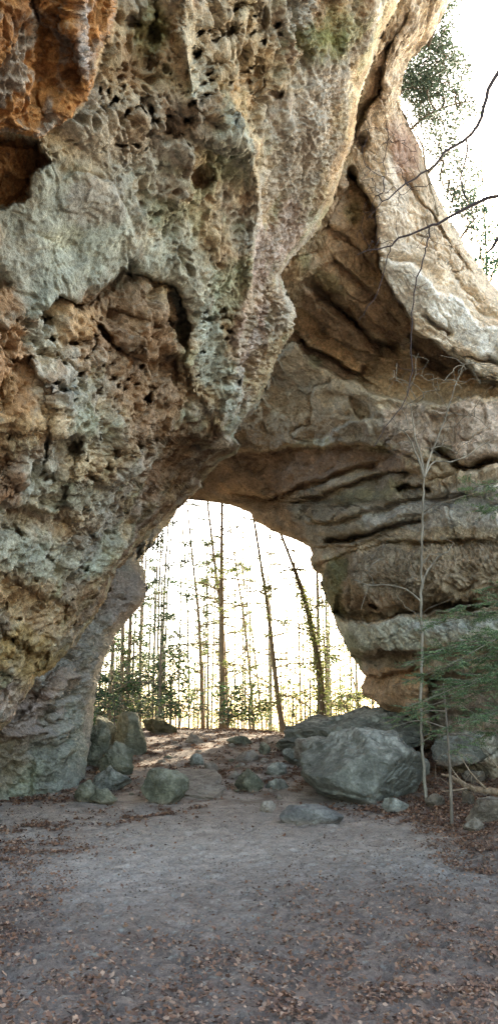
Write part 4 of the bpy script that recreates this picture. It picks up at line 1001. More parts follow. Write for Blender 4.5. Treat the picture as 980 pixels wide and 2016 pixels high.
def conifer(name, label, pts, Y, wpx, H, seed, pal, cat='tree', group=None, nb=46, blen=2.2, per=9, bark=None, low=.12, lsize=.16, extra=None, leafy=1.0):
    """pts: photo points of the trunk from its foot upwards, at distance Y"""
    r = np.random.default_rng(seed)
    b = PY(pts[0][0], pts[0][1], Y); w = [PY(a, c, Y) for a, c in pts]
    foot = np.array([b[0], Y, ground_z(b[0], Y)])
    dirn = (w[-1] - w[-2]); dirn = dirn / dirn[2]
    top = w[-1] + dirn * max(0.5, foot[2] + H - w[-1][2])
    line = smooth_line([foot - [0, 0, .2]] + w[(1 if w[0][2] - foot[2] < .6 else 0):] + [top], 26)
    rad0 = wpx / F * Y / 2
    f = np.linspace(0, 1, 26); rad = rad0 * (1.0 - 0.82 * f) * (1 + 0.5 * np.exp(-f * 30))
    root = empty(name, foot); tag(root, label, cat, group)
    tm = MB(); tm.tube(line, rad, 8); tm.build('trunk', bark or M_BARK_D, root)
    bm_ = MB(); fm = MB(); cl = []
    for k in range(nb):
        t = low + (1 - low) * (k + r.random()) / nb; i = min(int(t * 25), 24); fr = t * 25 - i
        o = line[i] * (1 - fr) + line[i + 1] * fr
        a = r.uniform(0, 2 * PI); L = blen * (1.05 - t) ** .6 * r.uniform(.25, 1.2)
        dv = np.array([math.cos(a), math.sin(a), r.uniform(-.35, .55)])
        pts_ = [o, o + dv * L * .5 + [0, 0, .05], o + dv * L + [0, 0, -.12 * L]]
        bl = smooth_line(pts_, 6) + r.normal(0, .03, (6, 3)) * np.linspace(0, 1, 6)[:, None] * L
        bm_.tube(bl, np.linspace(.034, .009, 6) * (rad0 / .15) ** .5, 4, cap=False)
        if r.random() < leafy:
            side = np.array([-dv[1], dv[0], 0])
            for s in range(int(5 + L * 2)):
                u = r.uniform(.25, 1.0); q = bl[min(int(u * 5), 5)]
                sl = r.uniform(-1, 1) * L * .38 * (1.2 - u)
                e = q + side * sl + dv * abs(sl) * .5 + [0, 0, -.1 * abs(sl)]
                if abs(sl) > .12: bm_.tube([q, e], [.010, .005], 3, cap=False)
                cl += [q * (1 - m) + e * m for m in (.3, .65, 1.0)]
    bm_.build('crown', bark or M_BARK_D, root)
    if cl and per:
        leaves(fm, cl, per, .13, lsize * .8, pal, r, RHOMB, .5, .6)
        if extra: extra(fm, line, rad, r)
        fm.build('foliage', M_NEEDLE, root)
    return root

def ivy_on(lo, hi, n, pal):
    def f(fm, line, rad, r):
        t = r.uniform(lo, hi, n) * 25; i = t.astype(int)
        c = line[i] + (line[np.minimum(i + 1, 25)] - line[i]) * (t - i)[:, None]
        a = r.uniform(0, 2 * PI, n); rr = rad[i] * r.uniform(.9, 2.4, n)
        c = c + np.stack([np.cos(a) * rr, np.sin(a) * rr, 0 * a], -1)
        leaves(fm, c, 2, .08, .15, pal, r, OVAL, .9)
    return f

def bare(name, label, pts, Y, wpx, H, seed, group=None, bark=None, ntw=60, spread=1.6, low=.3, tip=.005, leafn=0, pal=YG, cat='tree', lsize=.12, taper=.8):
    r = np.random.default_rng(seed)
    b = PY(pts[0][0], pts[0][1], Y); w = [PY(a, c, Y) for a, c in pts]
    foot = np.array([b[0], Y, ground_z(b[0], Y)])
    dirn = (w[-1] - w[-2]); dirn = dirn / max(dirn[2], .1)
    top = w[-1] + dirn * max(0.2, foot[2] + H - w[-1][2])
    line = smooth_line([foot - [0, 0, .1]] + w[(1 if w[0][2] - foot[2] < .6 else 0):] + [top], 22)
    line = line + .25 * (wpx / F * Y) * np.stack([fbm(line * .9, 2, seed), fbm(line * .9, 2, seed + 1), 0 * line[:, 0]], -1) * 3
    f = np.linspace(0, 1, 22); rad = wpx / F * Y / 2 * (1 - taper * f) * (1 + .4 * np.exp(-f * 25))
    root = empty(name, foot); tag(root, label, cat, group)
    tm = MB(); tm.tube(line, rad, 7); tm.build('trunk', bark or M_BARK_P, root)
    i = (r.uniform(low, 1, ntw) * 21).astype(int); a = r.uniform(0, 2 * PI, ntw); L = spread * r.uniform(.3, 1, ntw) * (1.15 - i / 21)
    tg = line[i] + np.stack([np.cos(a) * L, np.sin(a) * L, L * r.uniform(.4, 1.4, ntw)], -1)
    bm_ = MB(); nn = grow(bm_, line[int(low * 21):], tg, r, tip=tip, rmax=rad[0] * .5, wob=.18)
    bm_.build('crown', bark or M_BARK_P, root)
    if leafn:
        fm = MB(); leaves(fm, nn[r.integers(0, len(nn), leafn)], 4, .16, lsize, pal, r, OVAL, .8); fm.build('foliage', M_LEAF, root)
    return root

def dup(root, loc, rz, s, label, group):
    o = root.copy(); COL.objects.link(o); o.location = [float(c) for c in loc]; o.rotation_euler = (0, 0, rz); o.scale = (s, s, s)
    o['label'] = label; o['group'] = group
    for ch in root.children:
        c = ch.copy(); COL.objects.link(c); c.parent = o
    return o

def window_trees():
    G = 'trees beyond the arch opening'
    L = [  # label, points foot->up, distance, width px, height, kind
        ('slim dark conifer hugging the rock leg at the left edge of the opening', [(193, 1420), (198, 1330)], 33, 6, 15, 'c'),
        ('thin dark conifer second from the left edge of the opening', [(205, 1420), (210, 1290)], 37, 5, 16, 'c'),
        ('leaning dark conifer third from the left edge of the opening', [(214, 1424), (222, 1270)], 32, 8, 17, 'c'),
        ('thin pale stemmed conifer fourth from the left edge of the opening', [(228, 1420), (231, 1260)], 44, 4, 18, 'c'),
        ('thick brown conifer trunk, left of a close pair beside the left leg', [(238, 1424), (242, 1240)], 33, 12, 20, 'c'),
        ('thick grey green conifer trunk, right of a close pair beside the left leg', [(250, 1424), (257, 1225)], 34, 12, 20, 'c'),
        ('yellowish brown slender conifer just left of the tall pale pair', [(274, 1430), (279, 1180)], 36, 8, 19, 'c'),
        ('very thin dark conifer between the yellowish one and the tall pale pair', [(292, 1430), (294, 1230)], 46, 4, 18, 'c'),
        ('slim dark tree standing on the mossy mound at the crest', [(314, 1432), (317, 1260)], 30.2, 6, 10, 'c'),
        ('tall pale bare tree, left of three close ones in the left of the opening', [(309, 1430), (313, 1200), (318, 1040)], 38, 7, 24, 'b'),
        ('tall pale bare tree, middle of three close ones in the left of the opening', [(318, 1430), (323, 1180), (332, 1030)], 37, 8, 24, 'b'),
        ('tall pale bare tree, right of three close ones in the left of the opening', [(322, 1430), (330, 1150), (343, 1000)], 42, 6, 26, 'b'),
        ('speckled grey tree standing alone between the pale trio and the paired trunks', [(401, 1438), (392, 1230), (378, 1090)], 35, 8, 15, 'g'),
        ('straight tall dark brown tree, the stoutest at the middle of the opening', [(439, 1446), (436, 1200), (437, 1000)], 33, 13, 26, 'g'),
        ('dark tree bending behind the stoutest one at the middle', [(446, 1446), (440, 1260), (418, 1070)], 36, 10, 20, 'g'),
        ('pale slender tree leaning left behind the middle pair', [(500, 1440), (484, 1250), (462, 1100)], 41, 7, 20, 'g'),
        ('very thin tree leaning left right of the middle pair', [(516, 1440), (500, 1280), (478, 1130)], 46, 5, 20, 'g'),
        ('dark leaning tree curving up left, right of the middle of the opening', [(560, 1452), (545, 1360), (527, 1200), (504, 1050)], 32.5, 12, 24, 'g'),
        ('stout tree leaning strongly left and clad in yellow leaves, right in the opening', [(640, 1446), (628, 1320), (606, 1205), (581, 1125), (553, 1052)], 34, 15, 24, 'i'),
        ('upright dark tree clad in yellow leaves beside the strongly leaning one', [(630, 1446), (627, 1280), (624, 1120)], 37, 14, 26, 'i'),
        ('thin reddish tree just right of the leaf clad trunks', [(646, 1446), (641, 1320), (634, 1200)], 36, 6, 20, 'g'),
        ('very thin pale tree near the right edge of the opening', [(672, 1440), (669, 1320), (664, 1200)], 43, 4, 20, 'g'),
        ('reddish leaning tree close to the tip of the right rock leg', [(714, 1440), (704, 1380), (694, 1330)], 38, 6, 12, 'g'),
        ('faint thin tree between the dark leaning tree and the leaf clad trunks', [(592, 1440), (588, 1250), (580, 1110)], 48, 5, 22, 'g'),
        ('faint pale tree left of the speckled grey one', [(372, 1440), (370, 1230), (362, 1040)], 50, 5, 24, 'b')]
    for k, (lab, pts, Y, w, H, kind) in enumerate(L):
        if kind == 'c': conifer('conifer_tree', lab, pts, Y, w, H, 600 + k, DG if k % 3 else MG, group=G, nb=50, blen=2.4, per=5, bark=M_BARK_B if w > 7 else M_BARK_D, leafy=.85, low=.1)
        elif kind == 'b': bare('bare_tree', lab, pts, Y, w, H, 600 + k, group=G, ntw=50, low=.35, tip=.007, leafn=0)
        elif kind == 'g': conifer('conifer_tree', lab, pts, Y, w, H, 600 + k, YG if k % 2 else MG, group=G, nb=60, blen=2.8, per=5, bark=M_BARK_B, leafy=.75, low=.14, lsize=.13)
        else: conifer('ivy_clad_tree', lab, pts, Y, w, H, 600 + k, YG, group=G, nb=36, blen=2.2, per=4, bark=M_BARK_D, leafy=.6, low=.2, lsize=.14, extra=ivy_on(.12, .5, 420, YG))
    # rhododendrons and brush
    GB = 'leafy bushes at the crest'
    def bush(lab, px, py, Y, wpx, hpx, seed, pal, n=60, per=7, size=.16, tip=.008, group=GB):
        r = np.random.default_rng(seed); c = PY(px, py, Y); foot = np.array([c[0], Y, ground_z(c[0], Y)])
        w = wpx / F * Y / 2; h = hpx / F * Y; zc = c[2]
        root = empty('bush', foot); tag(root, lab, 'bush', group)
        d = r.normal(size=(n, 3)); d /= np.linalg.norm(d, axis=1)[:, None]; d *= r.uniform(.3, 1, (n, 1)) ** .5
        tg = np.array([c[0], Y, zc]) + d * [w, w, h / 2]
        s0 = smooth_line([foot - [0, 0, .1], foot * .5 + np.array([c[0], Y, zc]) * .5 + r.normal(0, .12, 3), [c[0], Y, zc]], 8)
        bm_ = MB(); nn = grow(bm_, s0, tg, r, tip=tip, wob=.2); bm_.tube(s0, np.linspace(.05, .03, 8), 6); bm_.build('stems', M_BARK_D, root)
        fm = MB(); leaves(fm, tg, per, .14, size, pal, r, OVAL, .6); fm.build('foliage', M_LEAF, root)
    bush('tall glossy evergreen bush left of the middle of the opening', 338, 1330, 32.5, 100, 130, 701, MG, 120, 8)
    bush('low glossy evergreen bush under the tall one', 352, 1388, 31.5, 90, 60, 702, DG, 60, 7)
    bush('dark evergreen bush wrapped round the foot of the stoutest tree', 448, 1385, 31.6, 70, 80, 703, DG, 70, 7)
    bush('open evergreen bush just right of the stoutest tree', 492, 1372, 32, 70, 90, 704, MG, 60, 6)
    bush('pale yellow green bush at the foot of the leaf clad trunks', 610, 1395, 35, 90, 70, 705, YG, 60, 5)
    bush('yellow green bush by the tip of the right rock leg', 680, 1385, 33, 80, 70, 706, YG, 60, 5)
    bush('yellow green bush between the dark leaning tree and leaf clad trunks', 575, 1370, 38, 60, 70, 707, YG, 40, 5)
    bush('dark bush filling the gap beside the left leg', 262, 1385, 37, 120, 90, 708, DG, 90, 6)
    for k, (px, py, Y, wp, hp) in enumerate([(395, 1375, 42, 80, 90), (530, 1375, 44, 80, 80), (455, 1340, 46, 90, 110), (640, 1350, 43, 90, 120), (300, 1370, 41, 90, 110), (570, 1320, 47, 70, 120), (690, 1400, 40, 70, 60), (500, 1405, 39, 60, 50), (230, 1380, 44, 90, 90)]):
        bush('loose grey green thicket farther back in the wood, thin against the glare', px, py, Y, wp, hp, 730 + k, MG if k % 2 else YG, 70, 5, .15, group='thickets farther back in the wood')
    # copies: brush of thin stems just past the crest, then a far wood of slim trees
    r = np.random.default_rng(77)
    GS = 'thin brush saplings just past the crest'
    b0 = bare('sapling', 'thin leafless brush sapling just past the crest', [(300, 1436), (302, 1380)], 32, 3, 2.6, 801, group=GS, bark=M_TWIG, ntw=26, spread=.7, low=.15, tip=.004)
    b1 = bare('sapling', 'thin brush sapling with a few yellow leaves just past the crest', [(470, 1440), (466, 1380)], 32.5, 3, 3.2, 802, group=GS, bark=M_TWIG, ntw=30, spread=.8, low=.15, tip=.004, leafn=26)
    for k in range(54):
        px = r.uniform(190, 745); Y = r.uniform(30.6, 37); src = (b0, b1)[k % 2]; p = PY(px, 1440, Y)
        dup(src, (p[0], Y, ground_z(p[0], Y)), r.uniform(0, 6.28), r.uniform(.5, 1.1), src['label'], GS)
    GF = 'far slim trees of the wood beyond'
    f0 = conifer('far_tree', 'faint far conifer in the wood beyond the arch', [(410, 1430), (408, 1100)], 62, 5, 20, 811, MG, group=GF, nb=30, blen=2.6, per=3, low=.25, lsize=.2)
    f1 = bare('far_tree', 'faint far leafless tree in the wood beyond the arch', [(530, 1430), (528, 1100)], 60, 4, 19, 812, group=GF, ntw=50, low=.3, tip=.012)
    for k in range(100):
        px = r.uniform(150, 760); Y = r.uniform(52, 105); src = (f0, f1)[k % 2]; p = PY(px, 1430, Y)
        dup(src, (p[0], Y, ground_z(p[0], Y)), r.uniform(0, 6.28), r.uniform(.6, 1.15), src['label'], GF)

def img_line(pts, Y):
    return np.array([PY(a[0], a[1], (a[2] if len(a) > 2 else Y)) for a in pts])

def near_trees():
    # pale forked sapling in front of the right leg
    r = np.random.default_rng(900)
    Y = 17.3; foot = PY(838, 1568, Y); foot[2] = ground_z(foot[0], Y)
    root = empty('sapling', foot); tag(root, 'tall pale forked sapling standing before the right rock leg', 'sapling')
    tl = smooth_line([foot - [0, 0, .1]] + list(img_line([(832, 1500), (827, 1400), (830, 1280), (829, 1180), (829, 1080), (832, 1000), (834, 935)], Y)), 40)
    tl[1:] += r.normal(0, .010, (39, 3)) * [1, 1, 0]
    tm = MB(); tm.tube(tl, np.linspace(.038, .022, 40) * r.uniform(.88, 1.14, 40), 8); tm.build('trunk', M_BARK_G, root)
    bm_ = MB()
    mains = [([(834, 940), (822, 890), (808, 852), (800, 835)], 7), ([(834, 940), (846, 900), (868, 850), (888, 800), (905, 745), (925, 690)], 8), ([(834, 940), (833, 900), (826, 860), (820, 800), (818, 760)], 8),
             ([(834, 940), (856, 905), (900, 900), (950, 870), (985, 845)], 5), ([(830, 1160), (836, 1135), (850, 1112), (872, 1088), (888, 1078), (905, 1058)], 7), ([(828, 1185), (812, 1172), (790, 1160), (755, 1155), (720, 1157), (690, 1146)], 5),
             ([(829, 1230), (818, 1205), (800, 1190)], 3), ([(830, 1110), (846, 1092), (870, 1090)], 3), ([(832, 1010), (850, 1000), (900, 990), (930, 985)], 3)]
    nodes = []
    for m, w in mains:
        l = smooth_line(img_line(m, Y), 12); l = l + r.normal(0, .015, l.shape) * np.linspace(0, 1, 12)[:, None]; l[:, 1] += np.linspace(0, r.uniform(-.8, .8), 12)
        bm_.tube(l, np.linspace(w * .8, 1.8, 12) / F * Y / 2, 6, cap=False); nodes += list(l[3:])
    tg = [PY(r.uniform(760, 975), r.uniform(690, 900), Y + r.uniform(-1, 1)) for _ in range(130)] + [PY(r.uniform(690, 900), r.uniform(1040, 1200), Y + r.uniform(-.8, .8)) for _ in range(14)]
    grow(bm_, nodes, tg, r, tip=.0062, wob=.14, power=.35, rmax=.02)
    bm_.build('crown', M_BARK_G, root)
    # bare tree outside the frame on the right, its boughs reaching in
    Y = 9.0
    foot = np.array([4.6, 8.2, ground_z(4.6, 8.2)])
    root = empty('overhanging_tree', foot); tag(root, 'dark leafless tree whose bare boughs reach in from the upper right', 'tree')
    tl = smooth_line([foot - [0, 0, .1], foot + [-.1, .2, 3.0], foot + [.1, .3, 6.0], foot + [0, .5, 9.5]], 20)
    tm = MB(); tm.tube(tl, np.linspace(.17, .07, 20), 10); tm.build('trunk', M_BARK_D, root)
    bm_ = MB(); nodes = []
    def bough(pts, w0, w1, n=26, start=None):
        l = img_line(pts, Y)
        if start is not None: l = np.concatenate([[start], l])
        l = smooth_line(l, n); l = l + r.normal(0, .010, l.shape); bm_.tube(l, np.linspace(w0, w1, n) / F * Y / 2, 7, cap=False); return l
    a = bough([(1060, 60), (982, 140), (956, 185), (947, 230), (920, 272), (875, 300), (850, 330), (815, 350), (770, 385), (740, 410)], 12, 2.2, start=tl[14])
    b = bough([(920, 272), (914, 320), (907, 355), (914, 385), (922, 405)], 4.5, 2.0, 12)
    c = bough([(1080, 350), (980, 386), (915, 408), (870, 436), (845, 446), (790, 467), (760, 487), (705, 501)], 11, 2.4, start=tl[9])
    d = bough([(846, 446), (840, 480), (834, 506), (816, 569), (809, 644), (809, 724), (796, 789), (766, 829), (736, 879)], 4.0, 1.6, 34)
    e = bough([(1050, 420), (990, 455), (972, 484), (957, 496)], 14, 5, 8, start=tl[9])
    f = bough([(768, 484), (758, 520), (745, 570), (720, 610), (705, 630)], 2.4, 1.3, 14)
    nodes = list(a[8:]) + list(b) + list(c[8:]) + list(d)
    tg = [PY(r.uniform(700, 990), r.uniform(230, 500), Y + r.uniform(-.6, .6)) for _ in range(190)] + [PY(r.uniform(880, 1000), r.uniform(180, 330), Y + r.uniform(-.6, .6)) for _ in range(22)]
    tg += [PY(r.uniform(770, 850), r.uniform(500, 800), Y + r.uniform(-.3, .3)) for _ in range(10)]
    grow(bm_, nodes, tg, r, tip=.0030, wob=.16, power=.36, rmax=.012, up=-1)
    bm_.build('crown', M_BOUGH, root)
    # hemlock at the right edge: boughs of fine needles
    def hemlock(name, lab, foot, top, boughs, Y, rad, seed, per=5, dens=1.0):
        r = np.random.default_rng(seed)
        root = empty(name, foot); tag(root, lab, 'hemlock')
        tl = smooth_line([foot - np.array([0, 0, .1])] + list(top), 24); tm = MB(); tm.tube(tl, np.linspace(rad, rad * .35, 24), 8); tm.build('trunk', M_BARK_D, root)
        bm_ = MB(); fm = MB(); cen = []; dirs = []
        for (ax, ay), (bx, by), dy in boughs:
            A = PY(ax, ay, Y); j = np.argmin(np.abs(tl[:, 2] - A[2])); A = tl[j]; B = PY(bx, by, Y + dy)
            mid = A * .5 + B * .5 + [0, 0, .12 * np.linalg.norm(B - A)]
            l = smooth_line([A, mid, B], 14); bm_.tube(l, np.linspace(.014, .003, 14), 5, cap=False)
            dv = (B - A) / np.linalg.norm(B - A); side = np.cross(dv, [0, 0, 1.0]); side /= np.linalg.norm(side); L = np.linalg.norm(B - A)
            for s in range(int(L * 15 * dens)):
                u = r.uniform(.12, 1); q = l[min(int(u * 13), 13)]; sl = r.choice([-1, 1]) * r.uniform(.06, .5) * min(L, 1.6) * (1.15 - u) ** .7
                e = q + side * sl + dv * abs(sl) * r.uniform(.2, 1.2) + [0, 0, r.uniform(-.7, .35) * abs(sl)]
                tw = smooth_line([q, (q + e) / 2 + [0, 0, .02], e], 4); bm_.tube(tw, [.003, .0025, .002, .0015], 3, cap=False)
                n = max(int(abs(sl) / .022), 3); t = np.linspace(.1, 1, n)[:, None]
                cc = q * (1 - t) + e * t; cen.append(cc)
                for sub in range(3):
                    uu = r.uniform(.2, .9); q2 = q * (1 - uu) + e * uu; e2 = q2 + (r.choice([-1, 1]) * np.cross((e - q) / (np.linalg.norm(e - q) + 1e-6), [0, 0, 1]) + (e - q) / (np.linalg.norm(e - q) + 1e-6)) * r.uniform(.04, .13)
                    t2 = np.linspace(.1, 1, 5)[:, None]; cen.append(q2 * (1 - t2) + e2 * t2)
        bm_.build('crown', M_BARK_D, root)
        cen = np.concatenate(cen); leaves(fm, cen, per, .010, .026, lin([(98, 124, 90), (122, 146, 104), (82, 108, 80), (142, 162, 116)]), r, RHOMB, .35, .5); print(name, len(cen) * per)
        fm.build('foliage', M_NEEDLE, root)
    Yh = 10.5; fx = 4.75
    r = np.random.default_rng(5)
    foot = np.array([fx, Yh, ground_z(fx, Yh)])
    bo = [((1100, y0), (x1, y1), dy) for (y0, x1, y1, dy) in [(1330, 772, 1350, .3), (1300, 790, 1310, -.3), (1260, 825, 1235, .2), (1370, 800, 1392, -.6), (1400, 752, 1424, .4), (1420, 830, 1450, -.2), (1230, 870, 1205, .4), (1250, 905, 1285, -.6),
          (1340, 880, 1370, -.8), (1290, 850, 1330, .6), (1200, 930, 1222, .1), (1380, 900, 1440, .7), (1440, 890, 1480, .2), (985, 905, 965, .2), (1010, 930, 1010, -.3), (1150, 950, 1160, .3), (1310, 930, 1330, .9), (1420, 930, 1420, -.9), (1350, 840, 1420, 1.0), (1270, 880, 1310, -1.0), (1390, 850, 1360, -.3), (1300, 820, 1290, .8)]]
    hemlock('hemlock', 'dark green hemlock whose feathery boughs reach in from the right edge', foot, [foot + [0, 0, 2.2], foot + [.1, 0, 5.5]], bo, Yh, .07, 31, per=5, dens=1.2)
    foot2 = PY(890, 1648, 13.3); foot2[2] = ground_z(foot2[0], 13.3)
    bo2 = [((880, y0), (x1, y1), dy) for (y0, x1, y1, dy) in [(1400, 800, 1420, .2), (1430, 770, 1432, -.2), (1390, 940, 1410, .2), (1375, 850, 1362, .1), (1440, 960, 1470, 0), (1480, 930, 1500, .1), (1450, 820, 1470, .3)]]
    hemlock('hemlock', 'thin dark hemlock sapling rooted in the leaves at the right', foot2, [PY(885, 1520, 13.3), PY(879, 1430, 13.3), PY(872, 1345, 13.3)], bo2, 13.3, .03, 32, per=3, dens=.7)
    foot3 = PY(822, 1632, 14.2); foot3[2] = ground_z(foot3[0], 14.2)
    root = empty('seedling', foot3); tag(root, 'tiny bent leafless seedling at the edge of the sand', 'seedling')
    m = MB(); l = smooth_line([foot3 - [0, 0, .05]] + list(img_line([(818, 1605), (810, 1580), (815, 1560)], 14.2)), 10); m.tube(l, np.linspace(.009, .004, 10), 5)
    grow(m, list(l[3:]), [PY(r.uniform(795, 840), r.uniform(1555, 1600), 14.2) for _ in range(5)], r, tip=.002); m.build('stem', M_TWIG, root)
    # fallen log and dead boughs on the right bank
    Y = 16.0
    m = MB(); l = smooth_line(img_line([(1060, 1585, 15), (985, 1562, 15.6), (930, 1552, 16), (890, 1530, 16.4), (868, 1524, 16.6)], Y), 20); l[:, 2] = np.maximum(l[:, 2], ground_z(l[:, 0], l[:, 1]) + .02)
    l += r.normal(0, .012, l.shape); m.tube(l, np.linspace(.09, .02, 20), 9)
    bl = [[(940, 1555, 15.9), (905, 1535, 16), (880, 1500, 16.2)], [(960, 1558, 15.8), (925, 1520, 15.6), (900, 1478, 15.6)], [(925, 1550, 16), (895, 1556, 15.6), (870, 1558, 15.3)], [(1000, 1565, 15.4), (985, 1520, 15.4), (960, 1490, 15.4)]]
    nd = []
    for q in bl:
        ll = smooth_line(img_line(q, Y), 10); m.tube(ll, np.linspace(.022, .008, 10), 5, cap=False); nd += list(ll[2:])
    grow(m, nd, [PY(r.uniform(855, 985), r.uniform(1480, 1570), r.uniform(15.2, 16.4)) for _ in range(40)], r, tip=.004, wob=.2, power=.4)
    o = local_build(m, 'fallen_log', M_BARK_B, l[8]); tag(o, 'fallen log with dead boughs lying across the leafy right bank', 'log')
    # mossy root mound at the crest
    boulder('root_mound', 'mossy mound of roots at the crest under a slim dark tree', 284, 342, 1418, 1447, [lin((74, 70, 52)), lin((92, 84, 66)), lin((96, 100, 70))], 95, sub=5, nz=.22, cat='mound')

def cliff_trees():
    """evergreens and bare trees growing on the top of the span"""
    G = 'evergreen trees on the rock skyline'
    def cl(lab, Y, trunk, w0, ells, n, per, pal, seed, name='evergreen_tree', size=.10, tip=.006, cat='tree', grp=G, lp=.9):
        r = np.random.default_rng(seed); l0 = img_line(trunk, Y)
        root = empty(name, l0[0]); tag(root, lab, cat, grp)
        l = smooth_line(l0, 16); tm = MB(); tm.tube(l, np.linspace(w0, w0 * .4, 16) / F * Y / 2, 7); tm.build('trunk', M_BARK_D if grp else M_BARK_P, root)
        tg = []; n = n * 2
        for (cx, cy, rx, ry, wgt) in ells:
            for _ in range(int(n * wgt)):
                a = r.uniform(0, 2 * PI); q = math.sqrt(r.random()); tg.append(PY(cx + math.cos(a) * q * rx, cy + math.sin(a) * q * ry, Y + r.uniform(-1, 1) * rx / F * Y * .8))
        bm_ = MB(); nn = grow(bm_, list(l[2:]), tg, r, tip=tip, wob=.16, power=.38, rmax=.05); bm_.build('crown', M_BARK_D if grp else M_BARK_P, root)
        if per:
            tg = np.array(tg); sel = tg[r.random(len(tg)) < lp]; fm = MB(); leaves(fm, sel, per, .13, size, pal, r, RHOMB, .6, .6); fm.build('foliage', M_NEEDLE, root)
    cl('leafy evergreen at the top of the rock skyline in the upper right corner', 17.8, [(842, 90), (862, 40), (876, 0), (890, -60)], 8, [(872, 25, 26, 40, .5), (900, -50, 50, 50, .6)], 70, 16, DG + .01, 41)
    cl('wide feathery evergreen spreading right from the skyline over the red brown patch', 18.6, [(800, 262), (818, 245), (842, 226), (876, 211), (905, 203), (940, 197)], 7, [(850, 110, 60, 40, .9), (830, 160, 55, 35, .8), (880, 215, 60, 40, .8), (820, 170, 25, 40, .6), (890, 140, 40, 40, .4), (850, 80, 40, 20, .3)], 130, 9, lin([(92, 112, 98), (112, 130, 116), (78, 98, 86)]), 42)
    cl('grey green evergreen leaning over the skyline above the pale outer face', 19.4, [(838, 345), (862, 320), (890, 290)], 6, [(865, 285, 40, 36, .6), (905, 340, 44, 46, .8), (840, 235, 26, 24, .3), (900, 400, 34, 30, .5)], 110, 7, lin([(92, 112, 98), (112, 130, 116), (78, 98, 86)]), 43)
    cl('low scraggy evergreen where the skyline nears the right edge', 21.0, [(905, 470), (925, 440), (945, 420)], 6, [(945, 440, 40, 44, .9), (975, 500, 40, 30, .6), (920, 400, 30, 30, .4)], 90, 6, HG * 1.3, 44)
    cl('small evergreen at the lowest visible end of the skyline', 22.0, [(962, 560), (972, 530), (980, 510)], 5, [(950, 520, 34, 20, .6), (985, 540, 30, 30, .5)], 70, 7, HG * 1.2, 45)
    cl('smooth grey trunk curving down the skyline below the wide evergreen', 18.4, [(862, 425), (846, 368), (836, 326), (831, 288), (812, 252), (792, 206)], 6, [(860, 330, 30, 60, .3)], 40, 0, None, 46, name='bare_tree', grp=None)
    cl('faint leafless treetop behind the skyline at the far right', 26.0, [(960, 600), (955, 480), (950, 380), (945, 300)], 5, [(930, 330, 60, 90, .8), (950, 420, 40, 60, .5)], 90, 2, YG, 47, name='bare_tree', size=.12, lp=.5)
    cl('twiggy bush rooted in a ledge of the pale outer face', 20.6, [(934, 640), (930, 610), (928, 585)], 3, [(930, 600, 22, 40, .5)], 40, 0, None, 48, name='ledge_bush', cat='bush', grp=None)
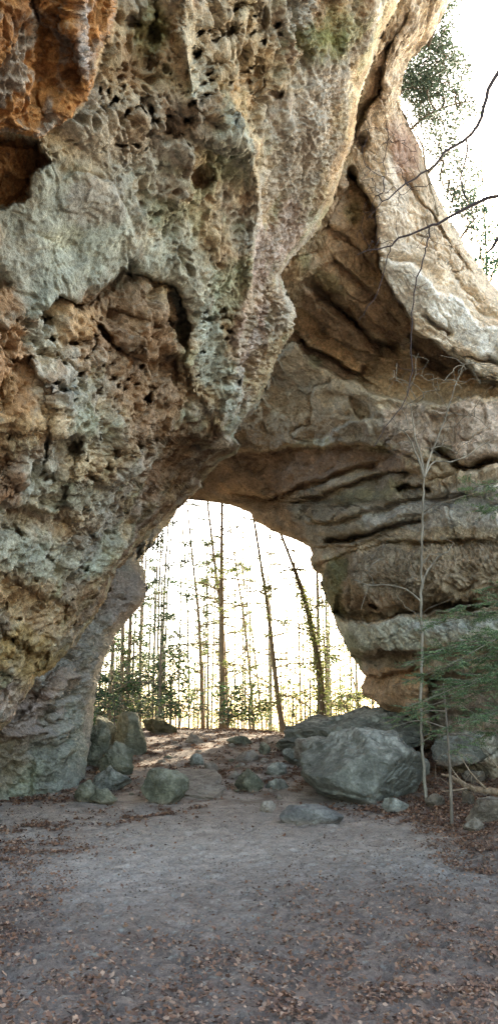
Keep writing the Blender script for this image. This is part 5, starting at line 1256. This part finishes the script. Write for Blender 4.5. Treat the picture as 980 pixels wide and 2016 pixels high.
# ------------------------------------------------------------------ light, camera
def light():
    w = bpy.data.worlds.new('World'); sc.world = w; w.use_nodes = True
    nt = w.node_tree; nt.nodes.clear()
    out = nt.nodes.new('ShaderNodeOutputWorld'); bg = nt.nodes.new('ShaderNodeBackground'); sky = nt.nodes.new('ShaderNodeTexSky')
    sky.sky_type = 'NISHITA'; sky.sun_disc = False
    el, az = math.radians(SUN_EL), math.radians(SUN_AZ)
    sky.sun_elevation = el; sky.sun_rotation = az
    sky.air_density = 1.0; sky.dust_density = SKY_DUST; sky.ozone_density = SKY_OZ
    nt.links.new(sky.outputs[0], bg.inputs[0]); nt.links.new(bg.outputs[0], out.inputs[0]); bg.inputs[1].default_value = SKY_STR
    ld = bpy.data.lights.new('sun', 'SUN'); ld.energy = SUN_STR; ld.angle = math.radians(0.5); ld.color = (1.0, 0.93, 0.82)
    lo = bpy.data.objects.new('sun', ld); COL.objects.link(lo)
    from mathutils import Vector
    d = Vector((math.sin(az) * math.cos(el), math.cos(az) * math.cos(el), math.sin(el)))   # towards the sun
    lo.rotation_euler = d.to_track_quat('Z', 'Y').to_euler(); lo.location = (0, 0, 40)
    cd = bpy.data.cameras.new('camera'); cam = bpy.data.objects.new('camera', cd); COL.objects.link(cam)
    cd.sensor_fit = 'VERTICAL'; cd.sensor_height = 24.0; cd.lens = 24.0 * F / 2016.0
    cd.clip_start = 0.05; cd.clip_end = 6000
    cam.location = CAM.tolist(); cam.rotation_euler = (math.radians(90) + PITCH, 0, 0)
    sc.camera = cam
    vs = sc.view_settings; vs.view_transform = 'Standard'; vs.look = 'None'; vs.gamma = 1; vs.exposure = EXPO
    vs.use_curve_mapping = False
    vs.use_white_balance = True; vs.white_balance_temperature = WB; vs.white_balance_tint = 8
    sc.cycles.max_bounces = 6; sc.cycles.diffuse_bounces = 4; sc.cycles.transparent_max_bounces = 4
    try:
        sc.cycles.use_denoising = True; sc.cycles.denoiser = 'OPENIMAGEDENOISE'; sc.cycles.denoising_input_passes = 'RGB_ALBEDO_NORMAL'; sc.cycles.denoising_prefilter = 'NONE'
    except Exception: pass

def haze():
    if HAZE <= 0: return
    m = bpy.data.materials.new('haze'); m.use_nodes = True; nt = m.node_tree; nt.nodes.clear()
    out = nt.nodes.new('ShaderNodeOutputMaterial'); v = nt.nodes.new('ShaderNodeVolumePrincipled')
    v.inputs['Color'].default_value = (0.93, 0.95, 0.95, 1); v.inputs['Density'].default_value = HAZE; v.inputs['Anisotropy'].default_value = 0.55
    nt.links.new(v.outputs[0], out.inputs['Volume'])
    x, y0, y1, z0, z1 = 2500, -60, 3100, -16, 42
    mb = MB(); mb.add([(-x, y0, z0), (x, y0, z0), (x, y1, z0), (-x, y1, z0), (-x, y0, z1), (x, y0, z1), (x, y1, z1), (-x, y1, z1)],
                      [(0, 3, 2, 1), (4, 5, 6, 7), (0, 1, 5, 4), (1, 2, 6, 5), (2, 3, 7, 6), (3, 0, 4, 7)])
    o = mb.build('haze', m, smooth=False, kind='stuff'); o['label'] = 'thin bright air behind the arch'
    m.cycles.homogeneous_volume = True if hasattr(m.cycles, 'homogeneous_volume') else None
    sc.cycles.volume_bounces = 0
import time as _t
_t0 = _t.time()
ground(); print('ground', _t.time() - _t0)
litter(); print('litter', _t.time() - _t0)
boulders(); print('boulders', _t.time() - _t0)
window_trees(); print('window', _t.time() - _t0)
near_trees(); cliff_trees(); print('trees', _t.time() - _t0)
light(); haze()
